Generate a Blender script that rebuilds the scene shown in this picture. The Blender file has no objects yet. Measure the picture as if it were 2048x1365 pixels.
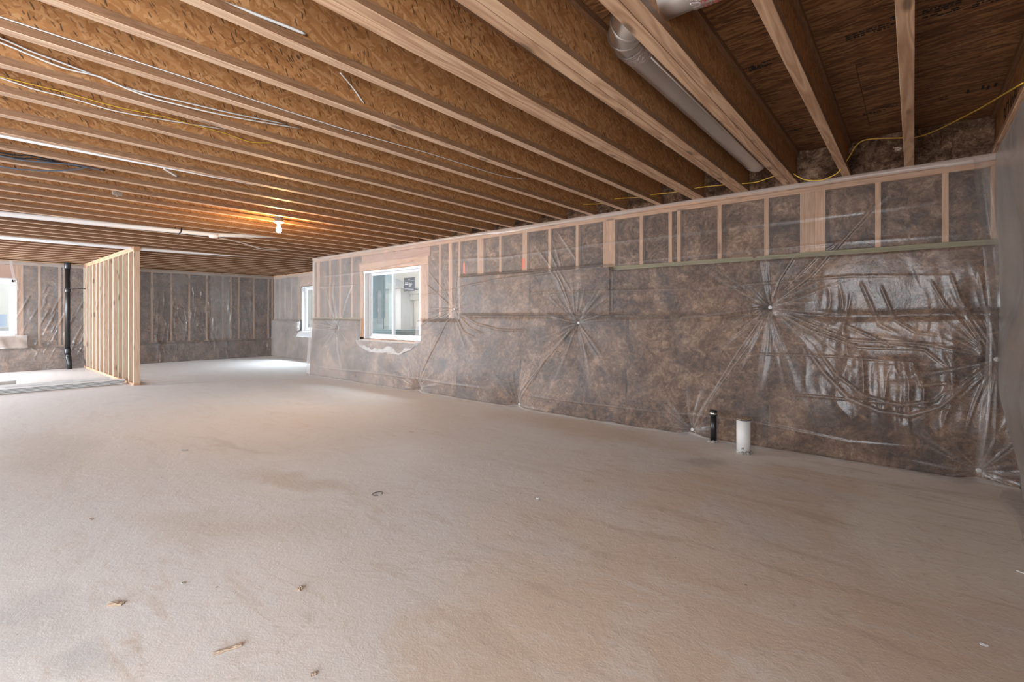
import bpy, math, random
import numpy as np
from mathutils import Vector, Matrix

random.seed(7)
RS = np.random.RandomState(11)
sc = bpy.context.scene
C = sc.collection

# ------------------------------------------------------------------ camera, world, light, exposure
F_PX, YAW, Y_HOR, CAM_H = 956.1, 0.6986, 631.15, 1.19
cam_d = bpy.data.cameras.new('camera')
cam_d.sensor_width = 36.0
cam_d.lens = F_PX / 2048 * 36.0
cam_d.shift_y = -(682.5 - Y_HOR) / 2048
cam_d.clip_start = 0.05
cam = bpy.data.objects.new('camera', cam_d)
cam.location = (0, 0, CAM_H)
cam.rotation_euler = (math.pi / 2, 0, YAW)
C.objects.link(cam)
sc.camera = cam

world = bpy.data.worlds.new('overcast_sky')
world.use_nodes = True
bg = world.node_tree.nodes['Background']
bg.inputs['Color'].default_value = (0.86, 0.93, 1.0, 1)
bg.inputs['Strength'].default_value = 1.3
sc.world = world

sc.view_settings.view_transform = 'Standard'
sc.view_settings.look = 'None'
sc.view_settings.gamma = 1.0
sc.view_settings.use_curve_mapping = False
sc.view_settings.exposure = 0.46


def area_light(name, loc, rot, sx, sy, power, color):
    d = bpy.data.lights.new(name, 'AREA')
    d.shape = 'RECTANGLE'
    d.size, d.size_y = sx, sy
    d.energy = power
    d.color = color
    o = bpy.data.objects.new(name, d)
    o.location = loc
    o.rotation_euler = rot
    C.objects.link(o)
    return o


W, H = 4.874, 2.36            # right wall plane (Y), underside of the joists
XF, YR = -14.587, 6.337       # far wall plane (X), wall of the recess (Y)
XE = 0.47                     # short wall beside the camera (X)
XJ = -9.38                    # end of the right wall, where the room widens
YL = -3.6                     # wall out of sight on the left

# daylight through openings of the left, far and end walls, out of the picture
FACE_Y = (math.radians(90), 0, 0)   # shines towards +Y
FACE_X = (math.radians(90), 0, math.radians(-90))   # shines towards +X
area_light('fill_far_wall', (XF - 0.3, -2.8, 1.12), FACE_X, 1.3, 2.05, 330, (0.82, 0.91, 1.0))  # unseen door added as fill for the left floor and partition
area_light('daylight_left_door', (-13.05, YL - 0.25, 1.15), FACE_Y, 2.1, 2.1, 640, (0.82, 0.91, 1.0))
area_light('daylight_near_window', (-0.8, YL - 0.25, 1.4), FACE_Y, 1.5, 1.3, 110, (0.88, 0.94, 1.0))
area_light('fill_end_wall', (XE + 0.35, -2.3, 1.1), (math.radians(90), 0, math.radians(90)), 1.9, 2.0, 350, (0.86, 0.93, 1.0))  # unseen door added as fill on the joist sides
# sky light falling in through the windows in view, from above their heads
def sky_light(name, loc, target, sx, sy, power):
    d = Vector(target) - Vector(loc)
    area_light(name, loc, d.to_track_quat('-Z', 'Y').to_euler(), sx, sy, power, (0.82, 0.91, 1.0))
area_light('fill_left_wall', (-8.4, YL - 0.25, 1.4), FACE_Y, 2.0, 1.4, 130, (0.82, 0.91, 1.0))  # unseen window added as fill for the far wall and partition
sky_light('daylight_window_1', (-6.8, W + 1.15, 3.0), (-5.6, 1.2, 0.0), 1.8, 1.2, 330)
sky_light('daylight_window_3', (-12.2, YR + 1.15, 3.0), (-11.6, 3.4, 0.6), 1.8, 1.2, 450)
sky_light('daylight_window_2', (XF - 1.15, 0.2, 3.0), (-10.8, -0.1, 0.0), 1.8, 1.2, 200)

# ------------------------------------------------------------------ helpers

def link(o, parent=None):
    C.objects.link(o)
    if parent is not None:
        o.parent = parent
    return o


def tag(o, label=None, cat=None, group=None, kind=None):
    if label: o['label'] = label
    if cat: o['category'] = cat
    if group: o['group'] = group
    if kind: o['kind'] = kind
    return o


def empty(name, loc=(0, 0, 0)):
    o = bpy.data.objects.new(name, None)
    o.empty_display_size = 0.1
    o.location = loc
    C.objects.link(o)
    return o


def mesh_np(name, verts, faces, mat, parent=None, smooth=False):
    """verts (N,3), faces (M,4) or list of tuples"""
    me = bpy.data.meshes.new(name)
    verts = np.asarray(verts, dtype=np.float32)
    if isinstance(faces, np.ndarray) and faces.ndim == 2:
        k = faces.shape[1]
        me.vertices.add(len(verts))
        me.vertices.foreach_set('co', verts.ravel())
        me.loops.add(faces.size)
        me.loops.foreach_set('vertex_index', faces.astype(np.int32).ravel())
        me.polygons.add(len(faces))
        me.polygons.foreach_set('loop_start', np.arange(0, faces.size, k, dtype=np.int32))
        me.polygons.foreach_set('loop_total', np.full(len(faces), k, dtype=np.int32))
        me.update(calc_edges=True)
        me.validate()
    else:
        me.from_pydata([tuple(map(float, v)) for v in verts], [], faces)
        me.update()
    if smooth:
        me.polygons.foreach_set('use_smooth', np.ones(len(me.polygons), dtype=bool))
    if mat: me.materials.append(mat)
    o = bpy.data.objects.new(name, me)
    return link(o, parent)


class MB:
    """collects boxes, tubes and free polygons into one mesh"""
    def __init__(self):
        self.v, self.f = [], []

    def box(self, x0, x1, y0, y1, z0, z1):
        i = len(self.v)
        self.v += [(x0, y0, z0), (x1, y0, z0), (x1, y1, z0), (x0, y1, z0), (x0, y0, z1), (x1, y0, z1), (x1, y1, z1), (x0, y1, z1)]
        self.f += [(i, i + 3, i + 2, i + 1), (i + 4, i + 5, i + 6, i + 7), (i, i + 1, i + 5, i + 4), (i + 1, i + 2, i + 6, i + 5), (i + 2, i + 3, i + 7, i + 6), (i + 3, i, i + 4, i + 7)]
        return self

    def bbox(self, x0, x1, y0, y1, z0, z1, b=0.003):
        """box with chamfered edges along its longest axis"""
        d = [x1 - x0, y1 - y0, z1 - z0]
        ax = d.index(max(d))
        lo, hi = [x0, y0, z0], [x1, y1, z1]
        a, c = [i for i in range(3) if i != ax]
        ring = [(lo[a] + b, lo[c]), (hi[a] - b, lo[c]), (hi[a], lo[c] + b), (hi[a], hi[c] - b), (hi[a] - b, hi[c]), (lo[a] + b, hi[c]), (lo[a], hi[c] - b), (lo[a], lo[c] + b)]
        i = len(self.v)
        for e in (lo[ax], hi[ax]):
            for p, q in ring:
                v = [0, 0, 0]; v[ax] = e; v[a] = p; v[c] = q
                self.v.append(tuple(v))
        flip = ax == 1
        for k in range(8):
            k2 = (k + 1) % 8
            q = (i + k, i + k2, i + 8 + k2, i + 8 + k)
            self.f.append(q[::-1] if flip else q)
        e0 = tuple(i + k for k in range(7, -1, -1)); e1 = tuple(i + 8 + k for k in range(8))
        self.f += [e0[::-1], e1[::-1]] if flip else [e0, e1]
        return self

    def tube(self, pts, r, n=8, cap=True):
        pts = [Vector(p) for p in pts]
        rr = r if isinstance(r, (list, tuple)) else [r] * len(pts)
        up = Vector((0, 0, 1))
        i0 = len(self.v)
        prev = None
        for j, p in enumerate(pts):
            t = (pts[min(j + 1, len(pts) - 1)] - pts[max(j - 1, 0)]).normalized()
            if prev is None:
                a = t.cross(up)
                if a.length < 1e-3: a = t.cross(Vector((1, 0, 0)))
            else:
                a = prev - t * prev.dot(t)
            a.normalize(); prev = a
            b = t.cross(a)
            for k in range(n):
                w = 2 * math.pi * k / n
                self.v.append(tuple(p + (a * math.cos(w) + b * math.sin(w)) * rr[j]))
        for j in range(len(pts) - 1):
            for k in range(n):
                k2 = (k + 1) % n
                self.f.append((i0 + j * n + k, i0 + j * n + k2, i0 + (j + 1) * n + k2, i0 + (j + 1) * n + k))
        if cap:
            self.f.append(tuple(i0 + k for k in range(n - 1, -1, -1)))
            self.f.append(tuple(i0 + (len(pts) - 1) * n + k for k in range(n)))
        return self

    def lathe(self, prof, center, n=20, axis='Z'):
        cx, cy, cz = center
        i0 = len(self.v)
        for (r, h) in prof:
            for k in range(n):
                w = 2 * math.pi * k / n
                self.v.append((cx + r * math.cos(w), cy + r * math.sin(w), cz + h))
        m = len(prof)
        for j in range(m - 1):
            for k in range(n):
                k2 = (k + 1) % n
                self.f.append((i0 + j * n + k, i0 + j * n + k2, i0 + (j + 1) * n + k2, i0 + (j + 1) * n + k))
        if prof[0][0] > 1e-4: self.f.append(tuple(i0 + k for k in range(n - 1, -1, -1)))
        if prof[-1][0] > 1e-4: self.f.append(tuple(i0 + (m - 1) * n + k for k in range(n)))
        return self

    def poly(self, pts):
        i = len(self.v)
        self.v += [tuple(p) for p in pts]
        self.f.append(tuple(range(i, i + len(pts))))
        return self

    def prism(self, pts, d):
        """extrude polygon pts by vector d"""
        i = len(self.v); n = len(pts)
        d = Vector(d)
        self.v += [tuple(p) for p in pts] + [tuple(Vector(p) + d) for p in pts]
        self.f.append(tuple(range(i + n - 1, i - 1, -1)))
        self.f.append(tuple(range(i + n, i + 2 * n)))
        for k in range(n):
            k2 = (k + 1) % n
            self.f.append((i + k, i + k2, i + n + k2, i + n + k))
        return self

    def build(self, name, mat, parent=None, smooth=False):
        return mesh_np(name, self.v, self.f, mat, parent, smooth)


def crom(pts, n=8):
    """Catmull-Rom through pts"""
    P = [np.array(p, float) for p in pts]
    P = [2 * P[0] - P[1]] + P + [2 * P[-1] - P[-2]]
    out = []
    for i in range(1, len(P) - 2):
        for k in range(n):
            t = k / n
            out.append(0.5 * (2 * P[i] + (P[i + 1] - P[i - 1]) * t + (2 * P[i - 1] - 5 * P[i] + 4 * P[i + 1] - P[i + 2]) * t * t + (3 * P[i] - P[i - 1] - 3 * P[i + 1] + P[i + 2]) * t ** 3))
    out.append(P[-2])
    return [tuple(p) for p in out]


_LAT = np.random.RandomState(5).rand(257, 257)

def vnoise(x, y):
    xi = np.floor(x).astype(int); yi = np.floor(y).astype(int)
    fx = x - xi; fy = y - yi
    fx = fx * fx * (3 - 2 * fx); fy = fy * fy * (3 - 2 * fy)
    a = _LAT[xi % 257, yi % 257]; b = _LAT[(xi + 1) % 257, yi % 257]
    c = _LAT[xi % 257, (yi + 1) % 257]; d = _LAT[(xi + 1) % 257, (yi + 1) % 257]
    return (a * (1 - fx) + b * fx) * (1 - fy) + (c * (1 - fx) + d * fx) * fy


def fbm(x, y, s, octv=4, seed=0):
    """about -1..1"""
    v = 0; a = 1; t = 0
    for o in range(octv):
        v = v + a * (vnoise(x * s + 17.3 * seed + 3.1 * o, y * s + 9.7 * seed + 7.7 * o) * 2 - 1)
        t += a; a *= 0.5; s *= 2.03
    return v / t * 1.5


def sstep(a, b, x):
    t = np.clip((x - a) / (b - a), 0, 1)
    return t * t * (3 - 2 * t)


def grid_faces(nu, nv, keep=None):
    i = np.arange(nu - 1)[:, None] * nv + np.arange(nv - 1)[None, :]
    f = np.stack([i, i + nv, i + nv + 1, i + 1], -1)
    if keep is not None: f = f[keep]
    return f.reshape(-1, 4)


# pixel of the 2048x1365 photograph -> point on a plane of the room
_s, _c = math.sin(YAW), math.cos(YAW)

def onY(x, y, Y):
    q = (x - 1024) / F_PX
    X = Y * (q * _c - _s) / (_c + q * _s)
    return (X, Y, CAM_H + (Y_HOR - y) * (-_s * X + _c * Y) / F_PX)

def onX(x, y, X):
    q = (x - 1024) / F_PX
    Y = X * (-q * _s - _c) / (_s - q * _c)
    return (X, Y, CAM_H + (Y_HOR - y) * (-_s * X + _c * Y) / F_PX)

def onZ(x, y, Z):
    z = F_PX * (CAM_H - Z) / (y - Y_HOR)
    r = z * (x - 1024) / F_PX
    return (-_s * z + _c * r, _c * z + _s * r, Z)


# ------------------------------------------------------------------ materials
class NT:
    def __init__(self, name):
        self.m = bpy.data.materials.new(name)
        self.m.use_nodes = True
        self.t = self.m.node_tree
        self.t.nodes.clear()
        self.out = self.n('ShaderNodeOutputMaterial')

    def n(self, typ, **kw):
        nd = self.t.nodes.new(typ)
        for k, v in kw.items(): setattr(nd, k, v)
        return nd

    def l(self, a, b): self.t.links.new(a, b)

    def set(self, sock, v):
        if isinstance(v, bpy.types.NodeSocket): self.l(v, sock)
        elif isinstance(v, tuple) and len(v) == 3 and sock.type == 'RGBA': sock.default_value = (*v, 1)
        else: sock.default_value = v

    def math(self, op, a, b=None, c=None, clamp=False):
        nd = self.n('ShaderNodeMath', operation=op, use_clamp=clamp)
        self.set(nd.inputs[0], a)
        if b is not None: self.set(nd.inputs[1], b)
        if c is not None: self.set(nd.inputs[2], c)
        return nd.outputs[0]

    def vmath(self, op, a, b=None):
        nd = self.n('ShaderNodeVectorMath', operation=op)
        self.set(nd.inputs[0], a)
        if b is not None:
            if op == 'SCALE': self.set(nd.inputs[3], b)
            else: self.set(nd.inputs[1], b)
        return nd.outputs[1] if op in ('LENGTH', 'DISTANCE') else nd.outputs[0]

    def mix(self, f, a, b, typ='MIX'):
        nd = self.n('ShaderNodeMix', data_type='RGBA', blend_type=typ)
        self.set(nd.inputs[0], f); self.set(nd.inputs[6], a); self.set(nd.inputs[7], b)
        return nd.outputs[2]

    def ramp(self, f, stops, interp='LINEAR'):
        nd = self.n('ShaderNodeValToRGB')
        cr = nd.color_ramp; cr.interpolation = interp
        while len(cr.elements) < len(stops): cr.elements.new(0.5)
        for e, (p, col) in zip(cr.elements, stops):
            e.position = p
            e.color = (*col, 1) if isinstance(col, tuple) else (col, col, col, 1)
        self.set(nd.inputs[0], f)
        return nd.outputs[0]

    def noise(self, v, scale, detail=4, rough=0.55, dist=0.0):
        nd = self.n('ShaderNodeTexNoise')
        if v is not None: self.l(v, nd.inputs['Vector'])
        nd.inputs['Scale'].default_value = scale; nd.inputs['Detail'].default_value = detail
        nd.inputs['Roughness'].default_value = rough; nd.inputs['Distortion'].default_value = dist
        return nd

    def vor(self, v, scale, dims='3D', feat='F1', rand=1.0):
        nd = self.n('ShaderNodeTexVoronoi', voronoi_dimensions=dims, feature=feat)
        self.l(v, nd.inputs['Vector']); nd.inputs['Scale'].default_value = scale
        nd.inputs['Randomness'].default_value = rand
        return nd

    def mapping(self, v, loc=(0, 0, 0), rot=(0, 0, 0), scale=(1, 1, 1)):
        nd = self.n('ShaderNodeMapping')
        self.l(v, nd.inputs[0]); nd.inputs[1].default_value = loc; nd.inputs[2].default_value = rot; nd.inputs[3].default_value = scale
        return nd.outputs[0]

    def objco(self, rnd=True):
        v = self.n('ShaderNodeTexCoord').outputs['Object']
        if rnd:
            r = self.n('ShaderNodeObjectInfo').outputs['Random']
            v = self.vmath('ADD', v, self.vmath('SCALE', (13.0, 7.0, 9.0), r))
        return v

    def rand(self): return self.n('ShaderNodeObjectInfo').outputs['Random']

    def bump(self, h, strength, dist=0.01):
        nd = self.n('ShaderNodeBump')
        nd.inputs['Strength'].default_value = strength; nd.inputs['Distance'].default_value = dist
        self.l(h, nd.inputs['Height'])
        return nd.outputs[0]

    def schlick(self, normal=None, f0=0.04):
        lw = self.n('ShaderNodeLayerWeight'); lw.inputs['Blend'].default_value = 0.5
        if normal is not None: self.l(normal, lw.inputs['Normal'])
        return self.math('ADD', f0, self.math('MULTIPLY', self.math('POWER', lw.outputs['Facing'], 5.0), 1 - f0))

    def principled(self, col, rough=0.6, metal=0.0, normal=None, spec=0.5):
        p = self.n('ShaderNodeBsdfPrincipled')
        self.set(p.inputs['Base Color'], col); self.set(p.inputs['Roughness'], rough); self.set(p.inputs['Metallic'], metal)
        p.inputs['Specular IOR Level'].default_value = spec
        if normal is not None: self.l(normal, p.inputs['Normal'])
        self.l(p.outputs[0], self.out.inputs[0])
        return p


def simple(name, col, rough=0.6, metal=0.0, spec=0.5, var=0.0):
    t = NT(name)
    if var:
        n = t.noise(t.objco(), 9, 4)
        col = t.mix(n.outputs[0], tuple(c * (1 - var) for c in col), tuple(min(1, c * (1 + var)) for c in col))
    t.principled(col, rough, metal, None, spec)
    return t.m


def osb_mat(name, plane, tones, dark, long=0.10, short=0.022, aligned=False, flecks=0.5):
    """strand board: flakes of several directions lie over one another. plane: which object axes are (along, across)"""
    t = NT(name)
    v = t.objco()
    sp = t.n('ShaderNodeSeparateXYZ'); t.l(v, sp.inputs[0])
    cb = t.n('ShaderNodeCombineXYZ')
    t.l(sp.outputs['XYZ'.index(plane[0])], cb.inputs[0]); t.l(sp.outputs['XYZ'.index(plane[1])], cb.inputs[1])
    base = cb.outputs[0]
    wob = t.noise(base, 9, 2)
    base = t.vmath('ADD', base, t.vmath('SCALE', wob.outputs['Color'], 0.035))
    vals, cols = [], []
    angs = (8, -14, 3) if aligned else (25, -38, 78)
    for i, a in enumerate(angs):
        m = t.mapping(t.mapping(base, loc=(i * 3.7, i * 1.9, 0), rot=(0, 0, math.radians(a))), scale=(1 / long, 1 / short, 1))
        vo = t.vor(m, 1.0, '2D')
        s2 = t.n('ShaderNodeSeparateColor'); t.l(vo.outputs['Color'], s2.inputs[0])
        g = t.noise(m, 2.2, 3, 0.6)
        vals.append(t.math('ADD', t.math('MULTIPLY', s2.outputs[0], 0.72), t.math('MULTIPLY', g.outputs[0], 0.28)))
        cols.append(s2.outputs[1])
    # which flake lies on top
    pick1 = t.math('GREATER_THAN', cols[0], 0.52)
    pick2 = t.math('GREATER_THAN', cols[1], 0.5)
    h = t.mix(pick2, vals[2], vals[1]); h = t.mix(pick1, h, vals[0])
    col = t.ramp(h, [(0.12, tones[0]), (0.4, tones[1]), (0.62, tones[2]), (0.9, tones[3])])
    # small dark bark flecks
    fm = t.mapping(t.mapping(base, rot=(0, 0, math.radians(0 if aligned else 52))), scale=(34, 120, 1) if not aligned else (14, 90, 1))
    fv = t.vor(fm, 1.0, '2D')
    s3 = t.n('ShaderNodeSeparateColor'); t.l(fv.outputs['Color'], s3.inputs[0])
    clus = t.noise(base, 5, 3)
    fl = t.math('MULTIPLY', t.math('GREATER_THAN', s3.outputs[0], 0.86), t.math('LESS_THAN', fv.outputs['Distance'], 0.42))
    fl = t.math('MULTIPLY', fl, t.ramp(clus.outputs[0], [(0.4, 0.0), (0.62, 1.0)]))
    col = t.mix(t.math('MULTIPLY', fl, flecks), col, dark)
    fm2 = t.mapping(t.mapping(base, loc=(4.4, 8.1, 0), rot=(0, 0, math.radians(0 if aligned else 68))), scale=(20, 105, 1))
    fv2 = t.vor(fm2, 1.0, '2D')
    s4 = t.n('ShaderNodeSeparateColor'); t.l(fv2.outputs['Color'], s4.inputs[0])
    fl2 = t.math('MULTIPLY', t.math('GREATER_THAN', s4.outputs[1], 0.95), t.math('LESS_THAN', fv2.outputs['Distance'], 0.36))
    col = t.mix(t.math('MULTIPLY', fl2, flecks), col, dark)
    rv = t.rand()
    col = t.mix(t.math('MULTIPLY', rv, 0.22), col, tuple(c * 0.62 for c in tones[1]))
    nrm = t.bump(h, 0.35, 0.004)
    t.principled(col, 0.62, 0, nrm, 0.35)
    return t.m


def wood_mat(name, axis, light, dark, spread=0.25, knots=True, rough=0.55, ring=16.0):
    """sawn lumber with grain along the given object axis"""
    t = NT(name)
    v = t.objco()
    sc_ = [1, 1, 1]; sc_['XYZ'.index(axis)] = 0.07
    m = t.mapping(v, scale=tuple(sc_))
    warp = t.noise(m, 5.0, 3, 0.5)
    mv = t.vmath('ADD', m, t.vmath('SCALE', warp.outputs['Color'], 0.22))
    n1 = t.noise(mv, ring, 2, 0.5)
    rings = t.math('PINGPONG', t.math('MULTIPLY', n1.outputs[0], 7.0), 0.5)
    rings = t.math('MULTIPLY', rings, 2.0)
    fine = t.noise(m, 190, 3, 0.6)
    big = t.noise(v, 2.2, 2)
    f = t.math('ADD', t.math('MULTIPLY', rings, 0.42), t.math('MULTIPLY', fine.outputs[0], 0.33))
    f = t.math('ADD', f, t.math('MULTIPLY', big.outputs[0], 0.25))
    col = t.ramp(f, [(0.24, light), (0.74, dark)])
    if knots:
        sk = [9, 9, 9]; sk['XYZ'.index(axis)] = 2.6
        kv = t.vor(t.mapping(v, scale=tuple(sk)), 1.0)
        k = t.ramp(kv.outputs['Distance'], [(0.10, 1.0), (0.2, 0.0)])
        col = t.mix(t.math('MULTIPLY', k, 0.75), col, tuple(c * 0.25 for c in dark))
    rv = t.rand()
    col = t.mix(t.math('MULTIPLY', rv, spread), col, tuple(c * 0.6 for c in dark))
    nrm = t.bump(f, 0.25, 0.002)
    t.principled(col, rough, 0, nrm, 0.4)
    return t.m


def insulation_mat(name, a, b, c_, d_):
    t = NT(name)
    v = t.objco()
    n1 = t.noise(v, 1.9, 5, 0.6, 1.2)
    n2 = t.noise(v, 8.0, 6, 0.62, 2.2)
    n3 = t.noise(v, 34.0, 5, 0.65, 2.6)
    # loose curled fibres
    w = t.noise(v, 6, 3, 0.5, 0.5)
    vv = t.vmath('ADD', v, t.vmath('SCALE', w.outputs['Color'], 0.28))
    n4 = t.noise(t.mapping(vv, rot=(0.5, 0.8, 0.3), scale=(8, 38, 14)), 1.4, 5, 0.6, 1.0)
    f = t.math('ADD', t.math('MULTIPLY', n1.outputs[0], 0.36), t.math('MULTIPLY', n2.outputs[0], 0.28))
    f = t.math('ADD', f, t.math('MULTIPLY', n3.outputs[0], 0.15))
    f = t.math('ADD', f, t.math('MULTIPLY', n4.outputs[0], 0.21))
    col = t.ramp(f, [(0.405, a), (0.47, b), (0.53, c_), (0.61, d_)])
    hh = t.math('ADD', t.math('MULTIPLY', n2.outputs[0], 0.6), t.math('MULTIPLY', n3.outputs[0], 0.25))
    hh = t.math('ADD', hh, t.math('MULTIPLY', n4.outputs[0], 0.3))
    nrm = t.bump(hh, 0.8, 0.03)
    t.principled(col, 0.95, 0, nrm, 0.1)
    return t.m


def plastic_mat(name, haze, tint=(0.93, 0.91, 0.89), crinkle=0.2, rough=0.16, graze=0.45, body=(0.74, 0.69, 0.65), rough_far=None):
    """milky polyethylene film"""
    t = NT(name)
    v = t.objco(False)
    n1 = t.noise(v, 7, 4, 0.6, 0.6)
    n2 = t.noise(t.mapping(v, scale=(1, 1, 0.45)), 26, 4, 0.65, 1.2)
    hh = t.math('ADD', t.math('MULTIPLY', n1.outputs[0], 0.7), t.math('MULTIPLY', n2.outputs[0], 0.22))
    nrm = t.bump(hh, crinkle, 0.02)
    tr = t.n('ShaderNodeBsdfTransparent'); tr.inputs[0].default_value = (*tint, 1)
    df = t.n('ShaderNodeBsdfDiffuse'); df.inputs[0].default_value = (*body, 1); t.l(nrm, df.inputs['Normal'])
    tl = t.n('ShaderNodeBsdfTranslucent'); tl.inputs[0].default_value = (*body, 1)
    mb = t.n('ShaderNodeMixShader'); mb.inputs[0].default_value = 0.35
    t.l(df.outputs[0], mb.inputs[1]); t.l(tl.outputs[0], mb.inputs[2])
    lw = t.n('ShaderNodeLayerWeight'); lw.inputs['Blend'].default_value = 0.5
    dirt = t.noise(v, 1.7, 4, 0.6)
    g = t.math('MULTIPLY', t.math('POWER', lw.outputs['Facing'], 2.0), graze)
    ga = t.n('ShaderNodeAttribute', attribute_name='gather')
    if isinstance(rough_far, float):      # milkier towards the far end, standing in for scattered window light
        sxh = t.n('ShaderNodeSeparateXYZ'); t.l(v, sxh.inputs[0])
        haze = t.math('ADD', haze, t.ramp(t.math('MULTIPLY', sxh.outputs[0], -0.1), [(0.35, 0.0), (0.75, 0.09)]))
    hz = t.math('MULTIPLY', t.math('ADD', t.math('ADD', g, haze), t.math('MULTIPLY', ga.outputs['Fac'], 0.32)), t.math('ADD', 0.55, t.math('MULTIPLY', dirt.outputs[0], 0.9)), clamp=True)
    m1 = t.n('ShaderNodeMixShader'); t.l(hz, m1.inputs[0]); t.l(tr.outputs[0], m1.inputs[1]); t.l(mb.outputs[0], m1.inputs[2])
    gl = t.n('ShaderNodeBsdfGlossy'); gl.inputs['Roughness'].default_value = rough; t.l(nrm, gl.inputs['Normal'])
    if isinstance(rough_far, float):      # the film is rougher away from the corner
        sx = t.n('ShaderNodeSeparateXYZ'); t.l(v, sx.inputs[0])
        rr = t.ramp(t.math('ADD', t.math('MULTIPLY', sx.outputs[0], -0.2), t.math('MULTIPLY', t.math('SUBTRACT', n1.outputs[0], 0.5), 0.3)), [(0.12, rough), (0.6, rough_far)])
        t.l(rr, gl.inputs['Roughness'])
    m2 = t.n('ShaderNodeMixShader'); t.l(t.schlick(nrm, 0.03), m2.inputs[0])
    t.l(m1.outputs[0], m2.inputs[1]); t.l(gl.outputs[0], m2.inputs[2])
    t.l(m2.outputs[0], t.out.inputs[0])
    return t.m


def glass_mat(name, tint, dust):
    t = NT(name)
    tr = t.n('ShaderNodeBsdfTransparent'); tr.inputs[0].default_value = (*tint, 1)
    gl = t.n('ShaderNodeBsdfGlossy'); gl.inputs['Roughness'].default_value = 0.02
    df = t.n('ShaderNodeBsdfDiffuse'); df.inputs[0].default_value = (0.75, 0.8, 0.82, 1)
    n = t.noise(t.objco(False), 60, 4, 0.7)
    m0 = t.n('ShaderNodeMixShader'); t.l(t.math('MULTIPLY', n.outputs[0], dust), m0.inputs[0]); t.l(tr.outputs[0], m0.inputs[1]); t.l(df.outputs[0], m0.inputs[2])
    m = t.n('ShaderNodeMixShader'); t.l(t.schlick(None, 0.03), m.inputs[0]); t.l(m0.outputs[0], m.inputs[1]); t.l(gl.outputs[0], m.inputs[2])
    t.l(m.outputs[0], t.out.inputs[0])
    return t.m


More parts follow.
